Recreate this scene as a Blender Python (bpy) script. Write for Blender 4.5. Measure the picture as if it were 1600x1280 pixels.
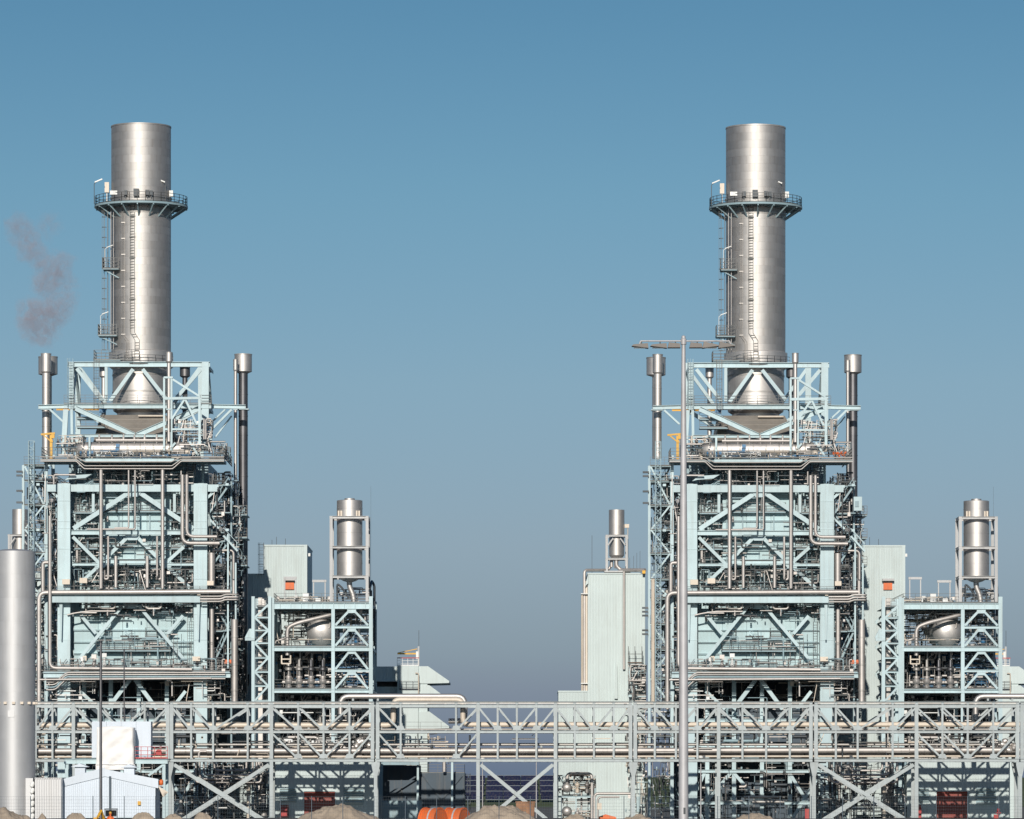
import bpy, math, random
from mathutils import Vector, Matrix, noise
V = Vector
R = math.radians
rng = random.Random(7)
scene = bpy.context.scene
for o in list(bpy.data.objects):
    bpy.data.objects.remove(o)
col = scene.collection

# ------------------------------------------------------------------ camera
F, HC, HY = 7200.0, 5.4, 1222.0          # focal length in photo pixels, camera height, horizon row
cam_d = bpy.data.cameras.new('camera'); cam = bpy.data.objects.new('camera', cam_d); col.objects.link(cam)
cam.location = (0, 0, HC); cam.rotation_euler = (R(90), 0, 0)
cam_d.sensor_width = 36; cam_d.lens = 36*F/1600; cam_d.shift_y = (HY-640)/1600
cam_d.clip_start = 1; cam_d.clip_end = 20000
scene.camera = cam
# ------------------------------------------------------------------ sky and sun
SUN_EL, SUN_AZ = R(21), R(5)             # azimuth: degrees to the left of straight behind the camera
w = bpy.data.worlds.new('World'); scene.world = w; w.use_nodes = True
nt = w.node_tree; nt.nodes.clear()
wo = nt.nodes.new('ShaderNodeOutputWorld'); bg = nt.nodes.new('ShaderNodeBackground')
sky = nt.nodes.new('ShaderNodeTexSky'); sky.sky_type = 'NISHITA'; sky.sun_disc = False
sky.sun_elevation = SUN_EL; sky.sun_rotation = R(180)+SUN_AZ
sky.air_density = 1.0; sky.dust_density = 0.6; sky.ozone_density = 3.0; sky.altitude = 0
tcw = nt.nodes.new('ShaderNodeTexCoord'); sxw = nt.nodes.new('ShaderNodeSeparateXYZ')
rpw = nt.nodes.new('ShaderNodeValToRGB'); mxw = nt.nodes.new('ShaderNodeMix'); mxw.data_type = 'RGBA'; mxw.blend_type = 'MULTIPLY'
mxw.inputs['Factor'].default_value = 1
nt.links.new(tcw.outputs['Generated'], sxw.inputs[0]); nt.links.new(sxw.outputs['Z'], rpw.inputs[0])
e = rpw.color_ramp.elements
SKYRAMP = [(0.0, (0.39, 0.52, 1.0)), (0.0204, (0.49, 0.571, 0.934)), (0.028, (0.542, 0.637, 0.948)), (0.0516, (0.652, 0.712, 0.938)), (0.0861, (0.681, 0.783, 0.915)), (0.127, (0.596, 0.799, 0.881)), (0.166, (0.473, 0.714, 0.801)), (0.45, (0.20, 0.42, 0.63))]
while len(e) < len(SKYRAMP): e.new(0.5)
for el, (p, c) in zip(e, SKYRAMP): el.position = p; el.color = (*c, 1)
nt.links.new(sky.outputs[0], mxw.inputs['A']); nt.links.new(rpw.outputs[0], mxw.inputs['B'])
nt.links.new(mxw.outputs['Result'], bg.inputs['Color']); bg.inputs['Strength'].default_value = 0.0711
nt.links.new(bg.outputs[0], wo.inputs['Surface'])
sl = bpy.data.lights.new('sun', 'SUN'); sl.energy = 3.9; sl.angle = R(0.5); sl.color = (1, 0.94, 0.85)
so = bpy.data.objects.new('sun', sl); col.objects.link(so)
sd = V((-math.sin(SUN_AZ)*math.cos(SUN_EL), -math.cos(SUN_AZ)*math.cos(SUN_EL), math.sin(SUN_EL)))
so.rotation_euler = sd.to_track_quat('Z', 'Y').to_euler(); so.location = (0, 0, 200)
vs = scene.view_settings; vs.view_transform = 'Standard'; vs.look = 'None'; vs.exposure = 0.0; vs.gamma = 1
scene.render.engine = 'CYCLES'
scene.cycles.max_bounces = 5; scene.cycles.volume_bounces = 1

# ------------------------------------------------------------------ placing by photo measurement at a real depth
DX, DY = 78.48, 1.15                      # second power unit stands this far from the first
def W(px, py, Y): return V(((px-800)*Y/F, Y, HC-(py-HY)*Y/F))
def WB(px, py, Y): return V(((px-800)*(Y+DY)/F-DX, Y, HC-(py-HY)*(Y+DY)/F))

# ------------------------------------------------------------------ materials
def mat(name, c, rough=0.5, metal=0.0, var=0.12, streak=0.12, rnd=0.08, bump=0.0, bscale=8.0, rvar=0.1, scale=0.35, c2=None, dirt=(0.20, 0.16, 0.12)):
    m = bpy.data.materials.new(name); m.use_nodes = True; n = m.node_tree; L = n.links.new
    b = n.nodes['Principled BSDF']; b.inputs['Roughness'].default_value = rough; b.inputs['Metallic'].default_value = metal
    tc = n.nodes.new('ShaderNodeTexCoord')
    no = n.nodes.new('ShaderNodeTexNoise'); no.inputs['Scale'].default_value = scale; no.inputs['Detail'].default_value = 6; no.inputs['Roughness'].default_value = 0.6
    L(tc.outputs['Object'], no.inputs['Vector'])
    mp = n.nodes.new('ShaderNodeMapping'); mp.inputs['Scale'].default_value = (2.6, 2.6, 0.16); L(tc.outputs['Object'], mp.inputs['Vector'])
    ns = n.nodes.new('ShaderNodeTexNoise'); ns.inputs['Scale'].default_value = 1.0; ns.inputs['Detail'].default_value = 5; L(mp.outputs[0], ns.inputs['Vector'])
    oi = n.nodes.new('ShaderNodeObjectInfo')
    # value = 1 - var*(noise) + rnd*(random-.5)
    m1 = n.nodes.new('ShaderNodeMapRange'); m1.inputs['From Min'].default_value = 0.3; m1.inputs['From Max'].default_value = 0.7
    m1.inputs['To Min'].default_value = 1-var; m1.inputs['To Max'].default_value = 1+var; L(no.outputs['Fac'], m1.inputs['Value'])
    m2 = n.nodes.new('ShaderNodeMath'); m2.operation = 'MULTIPLY_ADD'; m2.inputs[1].default_value = 2*rnd; m2.inputs[2].default_value = 1-rnd
    L(oi.outputs['Random'], m2.inputs[0])
    m3 = n.nodes.new('ShaderNodeMath'); m3.operation = 'MULTIPLY'; L(m1.outputs[0], m3.inputs[0]); L(m2.outputs[0], m3.inputs[1])
    vm = n.nodes.new('ShaderNodeMix'); vm.data_type = 'RGBA'
    vm.inputs['A'].default_value = (*c, 1); vm.inputs['B'].default_value = (*(c2 or dirt), 1)
    m4 = n.nodes.new('ShaderNodeMapRange'); m4.inputs['From Min'].default_value = 0.5; m4.inputs['From Max'].default_value = 0.8
    m4.inputs['To Min'].default_value = 0; m4.inputs['To Max'].default_value = streak*3; L(ns.outputs['Fac'], m4.inputs['Value'])
    L(m4.outputs[0], vm.inputs['Factor'])
    sc = n.nodes.new('ShaderNodeVectorMath'); sc.operation = 'SCALE'; L(vm.outputs['Result'], sc.inputs[0]); L(m3.outputs[0], sc.inputs['Scale'])
    L(sc.outputs[0], b.inputs['Base Color'])
    mr = n.nodes.new('ShaderNodeMapRange'); mr.inputs['To Min'].default_value = rough-rvar; mr.inputs['To Max'].default_value = rough+rvar
    L(no.outputs['Fac'], mr.inputs['Value']); L(mr.outputs[0], b.inputs['Roughness'])
    if bump:
        nb = n.nodes.new('ShaderNodeTexNoise'); nb.inputs['Scale'].default_value = bscale; nb.inputs['Detail'].default_value = 3; L(tc.outputs['Object'], nb.inputs['Vector'])
        bp = n.nodes.new('ShaderNodeBump'); bp.inputs['Strength'].default_value = bump; bp.inputs['Distance'].default_value = 0.05
        L(nb.outputs['Fac'], bp.inputs['Height']); L(bp.outputs[0], b.inputs['Normal'])
    return m
M = {}
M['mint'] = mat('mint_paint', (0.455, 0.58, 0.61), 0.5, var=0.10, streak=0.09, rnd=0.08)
M['mintd'] = mat('mint_dark_and_shade', (0.27, 0.38, 0.42), 0.55, var=0.12, streak=0.12)  # darker copy of the mint; on the right-flank stairs it paints in shade
M['clad'] = mat('mint_cladding', (0.525, 0.605, 0.60), 0.5, var=0.05, streak=0.06, rnd=0.05)
M['casing'] = mat('boiler_casing_paint', (0.41, 0.55, 0.575), 0.5, var=0.09, streak=0.10, rnd=0.10)
M['silver'] = mat('stainless_cladding', (0.60, 0.57, 0.545), 0.55, 0.85, var=0.10, streak=0.06, rnd=0.06, bump=0.10, bscale=1.6, rvar=0.08, dirt=(0.30, 0.26, 0.23))
M['stack'] = mat('stack_steel', (0.50, 0.48, 0.46), 0.57, 0.86, var=0.08, streak=0.17, rnd=0.035, bump=0.07, bscale=0.9, rvar=0.05, dirt=(0.34, 0.29, 0.25))
M['pipe'] = mat('pipe_cladding', (0.53, 0.495, 0.47), 0.56, 0.7, var=0.14, streak=0.08, rnd=0.10, bump=0.12, bscale=3, dirt=(0.30, 0.25, 0.21))
M['pipematt'] = mat('pipe_dull', (0.40, 0.38, 0.36), 0.5, 0.6, var=0.2, streak=0.1, rnd=0.25)
M['galv'] = mat('galvanised_steel', (0.365, 0.405, 0.415), 0.55, 0.15, var=0.12, streak=0.10, rnd=0.06, scale=1.2)
M['grey'] = mat('grey_paint', (0.45, 0.45, 0.45), 0.5, var=0.10, rnd=0.1)
M['rail'] = mat('railing_steel', (0.10, 0.105, 0.105), 0.5, 0.3, var=0.1, rnd=0.2)
M['dark'] = mat('dark_steel', (0.05, 0.06, 0.07), 0.5, 0.3, var=0.2, rnd=0.3)
M['duct'] = mat('dark_duct', (0.16, 0.16, 0.17), 0.45, 0.8, var=0.2)
M['cream'] = mat('cream_pipe', (0.60, 0.52, 0.43), 0.5, 0.1, var=0.08, streak=0.08)
M['brown'] = mat('hood_cladding', (0.26, 0.235, 0.205), 0.6, 0.3, var=0.15, streak=0.1)
M['white'] = mat('white_paint', (0.78, 0.78, 0.76), 0.5, var=0.05, streak=0.05, rnd=0.1)
M['tarp'] = mat('white_tarp', (0.82, 0.80, 0.78), 0.6, var=0.04, streak=0.0, bump=0.5, bscale=1.3)
M['shed'] = mat('shed_cladding', (0.60, 0.66, 0.73), 0.5, var=0.04, streak=0.03)
M['silo'] = mat('silo_steel', (0.50, 0.50, 0.505), 0.52, 0.45, var=0.05, streak=0.10, rnd=0.02, bump=0.05, bscale=0.8, dirt=(0.36, 0.34, 0.32))
M['red'] = mat('red_paint', (0.42, 0.03, 0.03), 0.5, var=0.1)
M['door'] = mat('red_roller_door', (0.30, 0.055, 0.04), 0.55, var=0.1)
M['orange'] = mat('orange_paint', (0.74, 0.15, 0.03), 0.5, var=0.15, streak=0.1)
M['yellow'] = mat('yellow_paint', (0.70, 0.38, 0.03), 0.5, var=0.15)
M['blue'] = mat('blue_paint', (0.04, 0.17, 0.33), 0.45, var=0.1)
M['navy'] = mat('navy_steel_and_shade', (0.035, 0.06, 0.085), 0.5, 0.1, var=0.2)  # navy finish; under the boiler it also carries painted shade
M['rust'] = mat('rust', (0.30, 0.16, 0.09), 0.8, var=0.35, streak=0.3, scale=1.0, dirt=(0.10, 0.05, 0.03))
M['sand'] = mat('sand', (0.36, 0.29, 0.22), 0.95, var=0.18, streak=0, bump=0.8, bscale=4, scale=0.8)
M['ground'] = mat('ground_gravel', (0.10, 0.095, 0.085), 0.95, var=0.25, streak=0, bump=0.3, bscale=2, scale=0.08)
M['grass'] = mat('dike_grass', (0.075, 0.10, 0.035), 0.9, var=0.35, streak=0, bump=0.5, bscale=1, scale=0.2)
M['solar'] = mat('solar_glass', (0.02, 0.024, 0.055), 0.3, 0.0, var=0.1, rnd=0.2)
M['glass'] = mat('cab_glass', (0.03, 0.04, 0.05), 0.1, var=0.05)
M['mast'] = mat('mast_galvanised', (0.47, 0.46, 0.47), 0.55, 0.25, var=0.10, streak=0.15, scale=1.0)
M['lampgrey'] = mat('lamp_housing', (0.14, 0.125, 0.115), 0.5, 0.2, var=0.15)
M['lampw'] = mat('lamp_white', (0.75, 0.75, 0.72), 0.4, var=0.05)

# separate sheets round the stack: small differences of tone and gloss from sheet to sheet, dark joints
m = M['stack']; n = m.node_tree; L = n.links.new; b = n.nodes['Principled BSDF']
tc = n.nodes.new('ShaderNodeTexCoord'); sx = n.nodes.new('ShaderNodeSeparateXYZ'); L(tc.outputs['Object'], sx.inputs[0])
at = n.nodes.new('ShaderNodeMath'); at.operation = 'ARCTAN2'; L(sx.outputs['X'], at.inputs[0]); L(sx.outputs['Y'], at.inputs[1])
mu = n.nodes.new('ShaderNodeMath'); mu.operation = 'MULTIPLY'; mu.inputs[1].default_value = 13/(2*math.pi); L(at.outputs[0], mu.inputs[0])
fl = n.nodes.new('ShaderNodeMath'); fl.operation = 'FLOOR'; L(mu.outputs[0], fl.inputs[0])
oi = n.nodes.new('ShaderNodeObjectInfo'); ad = n.nodes.new('ShaderNodeMath'); ad.operation = 'MULTIPLY_ADD'; ad.inputs[1].default_value = 100; L(oi.outputs['Random'], ad.inputs[0]); L(fl.outputs[0], ad.inputs[2])
wn = n.nodes.new('ShaderNodeTexWhiteNoise'); wn.noise_dimensions = '1D'; L(ad.outputs[0], wn.inputs['W'])
mr = n.nodes.new('ShaderNodeMapRange'); mr.inputs['To Min'].default_value = .965; mr.inputs['To Max'].default_value = 1.03; L(wn.outputs['Value'], mr.inputs['Value'])
fr = n.nodes.new('ShaderNodeMath'); fr.operation = 'FRACT'; L(mu.outputs[0], fr.inputs[0])
lt = n.nodes.new('ShaderNodeMath'); lt.operation = 'LESS_THAN'; lt.inputs[1].default_value = .025; L(fr.outputs[0], lt.inputs[0])
sb = n.nodes.new('ShaderNodeMath'); sb.operation = 'MULTIPLY_ADD'; sb.inputs[1].default_value = -.10; L(lt.outputs[0], sb.inputs[0]); L(mr.outputs[0], sb.inputs[2])
src = b.inputs['Base Color'].links[0].from_socket; s2_ = n.nodes.new('ShaderNodeVectorMath'); s2_.operation = 'SCALE'; L(src, s2_.inputs[0]); L(sb.outputs[0], s2_.inputs['Scale']); L(s2_.outputs[0], b.inputs['Base Color'])
# ------------------------------------------------------------------ mesh builder
class MB:
    def __init__(s): s.v = []; s.f = []; s.s = []
    def add(s, vs, fs, smooth=False):
        b = len(s.v); s.v += [V(p) for p in vs]
        for f in fs: s.f.append([b+i for i in f]); s.s.append(smooth)
        return s
    def obox(s, o, a, b, c):
        """box centred o, full-size vectors a, b, c"""
        a, b, c = a*0.5, b*0.5, c*0.5
        vs = [o-a-b-c, o+a-b-c, o+a+b-c, o-a+b-c, o-a-b+c, o+a-b+c, o+a+b+c, o-a+b+c]
        fs = [(0, 3, 2, 1), (4, 5, 6, 7), (0, 1, 5, 4), (1, 2, 6, 5), (2, 3, 7, 6), (3, 0, 4, 7)]
        if a.cross(b).dot(c) < 0: fs = [f[::-1] for f in fs]
        return s.add(vs, fs)
    def box(s, p0, p1):
        p0, p1 = V(p0), V(p1); o = (p0+p1)/2; d = p1-p0
        return s.obox(o, V((abs(d.x), 0, 0)), V((0, abs(d.y), 0)), V((0, 0, abs(d.z))))
    def beam(s, p0, p1, w, d, kind='box', t=None):
        p0, p1 = V(p0), V(p1); a = p1-p0; L = a.length
        if L < 1e-4: return s
        u = a/L; ref = V((0, 1, 0)) if abs(u.y) < 0.9 else V((0, 0, 1))
        dv = (ref-u*ref.dot(u)).normalized(); wv = u.cross(dv); o = (p0+p1)/2
        w *= 1+rng.uniform(-.015, .015); d *= 1+rng.uniform(-.03, .03); t = t or max(0.03, min(w, d)*0.1)
        if kind == 'box': s.obox(o, a, wv*w, dv*d)
        elif kind == 'H':      # flanges face the front
            for q in (-1, 1): s.obox(o+dv*q*(d-t)/2, a, wv*w, dv*t)
            s.obox(o, a, wv*t, dv*(d-2*t))
        else:                   # 'I': flanges above and below
            for q in (-1, 1): s.obox(o+wv*q*(w-t)/2, a, wv*t, dv*d)
            s.obox(o, a, wv*(w-2*t), dv*t)
        return s
    def tube(s, pts, r, seg=10, fil=None, caps=True, nf=4):
        pts = [V(p) for p in pts]
        if fil is None: fil = r*2.2
        P = [pts[0]]
        for i in range(1, len(pts)-1):
            a, b, c = pts[i-1], pts[i], pts[i+1]
            d0, d1 = (a-b), (c-b); k = min(fil, d0.length*0.45, d1.length*0.45)
            if d0.normalized().cross(d1.normalized()).length < 0.02: P.append(b); continue
            q0, q1 = b+d0.normalized()*k, b+d1.normalized()*k
            for j in range(nf+1):
                t = j/nf; P.append(q0*(1-t)**2+b*2*t*(1-t)+q1*t*t)
        P.append(pts[-1])
        n = len(P); T = []
        for i in range(n):
            d = (P[min(i+1, n-1)]-P[max(i-1, 0)])
            T.append(d.normalized() if d.length > 1e-6 else V((0, 0, 1)))
        x = T[0].orthogonal().normalized(); vs = []
        for i in range(n):
            x = (x-T[i]*x.dot(T[i])).normalized(); y = T[i].cross(x)
            for j in range(seg):
                an = 2*math.pi*j/seg; vs.append(P[i]+x*math.cos(an)*r+y*math.sin(an)*r)
        fs = [(i*seg+j, i*seg+(j+1) % seg, (i+1)*seg+(j+1) % seg, (i+1)*seg+j) for i in range(n-1) for j in range(seg)]
        s.add(vs, fs, True)
        if caps:
            s.add(vs[:seg], [tuple(range(seg))[::-1]]); s.add(vs[-seg:], [tuple(range(seg))])
        return s
    def bands(s, p0, p1, r, step, wd=0.10, seg=10, k=1.05):
        p0, p1 = V(p0), V(p1); L = (p1-p0).length; u = (p1-p0)/L; q = step*0.5
        while q < L-wd:
            s.tube([p0+u*q, p0+u*(q+wd)], r*k, seg); q += step*rng.uniform(.92, 1.08)
        return s
    def lathe(s, o, prof, seg=32, axis=V((0, 0, 1)), smooth=True):
        """prof: list of (radius, height) from bottom to top; doubled points keep a crease"""
        o = V(o); axis = V(axis).normalized(); x = axis.orthogonal().normalized() if abs(axis.z) < 0.99 else V((1, 0, 0)); y = axis.cross(x)
        for (r0, h0), (r1, h1) in zip(prof[:-1], prof[1:]):
            vs = []
            for r, h in ((r0, h0), (r1, h1)):
                for j in range(seg):
                    an = 2*math.pi*j/seg; vs.append(o+axis*h+(x*math.cos(an)+y*math.sin(an))*r)
            flat = abs(h1-h0) < 1e-5
            s.add(vs, [(j, (j+1) % seg, seg+(j+1) % seg, seg+j) for j in range(seg)], smooth and not flat)
        return s
    def lathes(s, o, prof, seg=32, axis=V((0, 0, 1))):
        """one smooth continuous surface"""
        o = V(o); axis = V(axis).normalized(); x = axis.orthogonal().normalized() if abs(axis.z) < 0.99 else V((1, 0, 0)); y = axis.cross(x)
        vs = []
        for r, h in prof:
            for j in range(seg):
                an = 2*math.pi*j/seg; vs.append(o+axis*h+(x*math.cos(an)+y*math.sin(an))*r)
        return s.add(vs, [(i*seg+j, i*seg+(j+1) % seg, (i+1)*seg+(j+1) % seg, (i+1)*seg+j) for i in range(len(prof)-1) for j in range(seg)], True)
    def prism(s, poly, y0, y1):
        """poly: (x, z) outline extruded along Y"""
        n = len(poly); A = sum(poly[i][0]*poly[(i+1) % n][1]-poly[(i+1) % n][0]*poly[i][1] for i in range(n))
        if A < 0: poly = poly[::-1]
        vs = [V((x, y0, z)) for x, z in poly]+[V((x, y1, z)) for x, z in poly]
        fs = [tuple(range(n)), tuple(range(2*n-1, n-1, -1))]+[(i, i+n, (i+1) % n+n, (i+1) % n) for i in range(n)]
        return s.add(vs, fs)
    def ribwall(s, x0, x1, z0, z1, y, pitch=0.33, dep=0.022):
        """corrugated sheet facing -Y"""
        n = max(1, int(abs(x1-x0)/pitch)); p = (x1-x0)/n; pr = []
        for i in range(n):
            a = x0+i*p; pr += [(a, 0), (a+p*.55, 0), (a+p*.65, -dep), (a+p*.9, -dep)]
        pr.append((x1, 0))
        vs = [V((x, y+d, z0)) for x, d in pr]+[V((x, y+d, z1)) for x, d in pr]; m = len(pr)
        return s.add(vs, [(i, i+1, m+i+1, m+i) for i in range(m-1)])
    def rail(s, pts, h=1.1, step=1.5, t=0.045, n=3, closed=False):
        pts = [V(p) for p in pts]
        if closed: pts = pts+[pts[0]]
        for a, b in zip(pts[:-1], pts[1:]):
            L = (b-a).length; k = max(1, round(L/step))
            for i in range(k+1):
                q = a.lerp(b, i/k); s.obox(q+V((0, 0, h/2)), V((t, 0, 0)), V((0, t, 0)), V((0, 0, h)))
            for j in range(n):
                z = V((0, 0, h*(j+1)/n)); s.beam(a+z, b+z, t*0.95, t*0.9)
            s.beam(a+V((0, 0, .08)), b+V((0, 0, .08)), 0.13, 0.02)
        return s
    def ladder(s, p0, p1, wd=0.5, cage=False, t=0.05, step=0.35, nrm=V((0, -1, 0)), side=V((1, 0, 0))):
        p0, p1 = V(p0), V(p1); L = (p1-p0).length; u = (p1-p0)/L
        for q in (-1, 1): s.beam(p0+side*q*wd/2, p1+side*q*wd/2, t, t)
        k = int(L/step)
        for i in range(1, k): s.beam(p0+u*i*step-side*wd/2, p0+u*i*step+side*wd/2, t*.7, t*.7)
        if cage:
            rr = 0.38; k = int(L/1.3)
            for i in range(k+1):
                c = p0+u*i*1.3+nrm*rr*0.9; pr = None
                for j in range(9):
                    an = math.pi*(j/8)*1.3-0.15*math.pi; q = c+side*math.cos(an)*rr+nrm*math.sin(an)*rr
                    if pr is not None: s.beam(pr, q, 0.05, 0.03)
                    pr = q
            for an in (0.1, 0.5, 0.9):
                q = nrm*rr*0.9+side*math.cos(an*math.pi)*rr+nrm*math.sin(an*math.pi)*rr
                s.beam(p0+q, p1+q, 0.04, 0.03)
        return s
    def stair(s, p0, p1, wd=0.8, axis=V((0, 1, 0))):
        p0, p1 = V(p0), V(p1)
        for q in (-.5, .5): s.beam(p0+axis*wd*q, p1+axis*wd*q, 0.22, 0.06); s.beam(p0+axis*wd*q+V((0, 0, 1)), p1+axis*wd*q+V((0, 0, 1)), 0.05, 0.05)
        n = max(2, int(abs(p1.z-p0.z)/0.22))
        for i in range(n):
            q = p0.lerp(p1, (i+.5)/n); s.obox(q, axis*wd, V((0.25, 0, 0)) if abs(axis.y) > .5 else V((0, .25, 0)), V((0, 0, .03)))
        for q in (-.5, .5):
            for i in range(0, n, 4):
                c = p0.lerp(p1, (i+.5)/n)+axis*wd*q; s.beam(c, c+V((0, 0, 1)), 0.04, 0.04)
        return s
    def valve(s, o, k=0.3):
        o = V(o)
        s.lathe(o, [(0, -k*1.2), (k*.55, -k*1.2), (k*.55, -k), (k*.3, -k), (k*.55, 0), (k*.3, k), (k*.55, k), (k*.55, k*1.2), (0, k*1.2)], 8)
        s.tube([o, o+V((0, -k*1.6, 0))], k*.13, 6); s.lathe(o+V((0, -k*1.6, 0)), [(k*.5, -.02), (k*.6, 0), (k*.5, .02), (k*.5, -.02)], 8, V((0, 1, 0)))
        return s

def children(o): return [c for c in ALL if c.parent == o]
ALL = []
class Thing:
    def __init__(s, name, label, cat, base, group=None, label2=None, kind=None):
        s.base = V(base); s.o = bpy.data.objects.new(name, None); col.objects.link(s.o); ALL.append(s.o)
        s.o.empty_display_size = 0.5; s.o.location = s.base; s.label2 = label2; s.parts = []
        s.o['label'] = label; s.o['category'] = cat
        if group: s.o['group'] = group
        if kind: s.o['kind'] = kind
    def part(s, name, mb, m, parent=None, kind=None, label=None):
        if not mb.v: return None
        o = mesh_obj(name, mb, m, s.base); o.parent = parent or s.o
        if kind: o['kind'] = kind
        if label: o['label'] = label
        s.parts.append(o); return o
    def beam(s, name, p0, p1, wd, d, kind='box', m='mint', parent=None): return s.part(name, MB().beam(p0, p1, wd, d, kind), m, parent)
    def pipe(s, name, pts, r, m='pipe', seg=12, fil=None, band=0, parent=None):
        mb = MB().tube(pts, r, seg, fil)
        if band:
            for a, b in zip(pts[:-1], pts[1:]):
                if (V(b)-V(a)).length > band: mb.bands(a, b, r, band, seg=seg)
        return s.part(name, mb, m, parent)
    def box(s, name, p0, p1, m, parent=None): return s.part(name, MB().box(p0, p1), m, parent)
def mesh_obj(name, mb, m, base=V((0, 0, 0))):
    me = bpy.data.meshes.new(name); me.from_pydata([tuple(v-base) for v in mb.v], [], mb.f)
    me.polygons.foreach_set('use_smooth', mb.s); me.materials.append(M[m]); me.update()
    o = bpy.data.objects.new(name, me); col.objects.link(o); ALL.append(o); return o
def single(name, mb, m, label, cat, group=None, base=None):
    b = V(base) if base is not None else V((sum(v.x for v in mb.v)/len(mb.v), sum(v.y for v in mb.v)/len(mb.v), min(v.z for v in mb.v)))
    o = mesh_obj(name, mb, m, b); o.location = b; o['label'] = label; o['category'] = cat
    if group: o['group'] = group
    return o
def struct(name, mb, m):
    o = mesh_obj(name, mb, m); o['kind'] = 'structure'; return o
def stuff(name, mb, m, label, cat):
    o = mesh_obj(name, mb, m); o['kind'] = 'stuff'; o['label'] = label; o['category'] = cat; return o

def clutter(t, x0, x1, z0, z1, y0, y1, n, name='small_pipework', pal=('pipe', 'pipematt', 'mintd', 'dark', 'rail'), rmax=0.11, seed=None, vert=0.5):
    """dense small bore pipes, trays, valves and boxes too small to tell apart, joined by finish"""
    g = random.Random(seed if seed is not None else int(abs(x0*31+z0*17)+n))
    if x0 > x1: x0, x1 = x1, x0
    if z0 > z1: z0, z1 = z1, z0
    bag = {k: MB() for k in pal}
    for i in range(n):
        k = g.choice(pal); mb = bag[k]; x, y, z = g.uniform(x0, x1), g.uniform(y0, y1), g.uniform(z0, z1)
        r = g.choice((0.03, 0.04, 0.05, 0.07, rmax)); q = g.random()
        lx = g.uniform(.8, 4.5); lz = g.uniform(.8, 3.5)
        cl = lambda p: V((min(max(p[0], x0), x1), p[1], min(max(p[2], z0), z1)))
        if q < 0.26*vert*2:
            pts = [cl((x, y, z)), cl((x, y, z+lz))]
            if g.random() < .5: pts.append(cl((x+g.choice((-1, 1))*lx*.5, y, z+lz)))
        elif q < 0.55:
            pts = [cl((x, y, z)), cl((x+lx, y, z))]
            if g.random() < .5: pts.append(cl((x+lx, y, z+g.choice((-1, 1))*lz*.6)))
            if g.random() < .3: pts.append(cl((x+lx*1.6, y, pts[-1].z)))
        elif q < 0.68:
            s_ = g.uniform(.12, .45); mb.obox(V((x, y, z)), V((s_, 0, 0)), V((0, s_*.7, 0)), V((0, 0, s_*g.uniform(.7, 1.6)))); continue
        elif q < 0.80:
            mb.valve((x, y, z), g.uniform(.15, .32)); continue
        elif q < 0.90:
            mb.beam(cl((x, y, z)), cl((x+lx, y, z)), 0.10, 0.3); continue
        else:
            mb.beam(cl((x, y, z)), cl((x+g.uniform(-1, 1), y, z+lz)), 0.08, 0.08); continue
        pts = [p for j, p in enumerate(pts) if j == 0 or (p-pts[j-1]).length > .1]
        if len(pts) > 1: mb.tube(pts, r, 6, nf=2)
    for k, mb in bag.items(): t.part(name, mb, k, kind='stuff')

UNIT = []          # things of one power unit, copied for the other
def U(name, la, lb, cat, base, group=None):
    t = Thing(name, la, cat, base, group, lb); UNIT.append(t); return t

# ================================================================== SETTING
g = MB()
nx, ny = 60, 60
g.add([V((-4000, -300, 0)), V((4000, -300, 0)), V((4000, 9000, 0)), V((-4000, 9000, 0))], [(0, 1, 2, 3)])
struct('ground', g, 'ground')
g = MB(); prof = [(330, 0.004), (352, 1.75), (470, 1.7), (500, 0.004)]
xs = [-130+i*5 for i in range(53)]
rows = []
for (y, z) in prof: rows.append([V((x, y+rng.uniform(-1, 1), z+(rng.uniform(-.08, .08) if z > 1 else 0))) for x in xs])
vs = [p for r_ in rows for p in r_]; n = len(xs)
g.add(vs, [(j*n+i, j*n+i+1, (j+1)*n+i+1, (j+1)*n+i) for j in range(3) for i in range(n-1)], True)
struct('embankment', g, 'ground')
# dike with the solar farm in front of it
g = MB(); prof = [(985, 0.004), (1003, .9), (1080, 5.9), (1090, 6.5), (1100, 6.45), (1150, 0.004)]
xs = [-400+i*8 for i in range(101)]; n = len(xs)
rows = [[V((x, y, z+(rng.uniform(-.12, .12) if z > 1 else 0))) for x in xs] for y, z in prof]
g.add([p for r_ in rows for p in r_], [(j*n+i, j*n+i+1, (j+1)*n+i+1, (j+1)*n+i) for j in range(len(prof)-1) for i in range(n-1)], True)
struct('dike', g, 'grass')
def solar(x, y, z, first=[None]):
    wd = 11.6
    if first[0] is None:
        t = Thing('solar_panel_table', '', 'solar panel', V((x, y, z)), 'solar panel tables on the dike')
        u = V((0, math.cos(R(40)), math.sin(R(40))))
        for i in range(3):
            c = t.base+V((-wd/3+i*wd/3, 0, 1.5))
            p = t.part('solar_panel', MB().obox(c, V((wd/3-.12, 0, 0)), u*2.9, u.cross(V((1, 0, 0)))*.06), 'solar')
            for q in (-.5, .5): t.part('frame_edge', MB().obox(c+u*q*2.9-V((0, .03, 0)), V((wd/3-.1, 0, 0)), u*.08, u.cross(V((1, 0, 0)))*.09), 'galv', p)
        for q in (-.33, 0, .33): t.beam('post', t.base+V((wd*q, .3, -0.7)), t.base+V((wd*q, .3, 1.5)), .12, .12, m='galv')
        first[0] = t.o; return t.o
    o = copy_tree(first[0]); o.location = (x, y, z); return o
def copy_tree(o, parent=None):
    c = o.copy(); col.objects.link(c); c.parent = parent
    kids = children(o); ALL.append(c)
    for k in kids: copy_tree(k, c)
    return c
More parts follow.
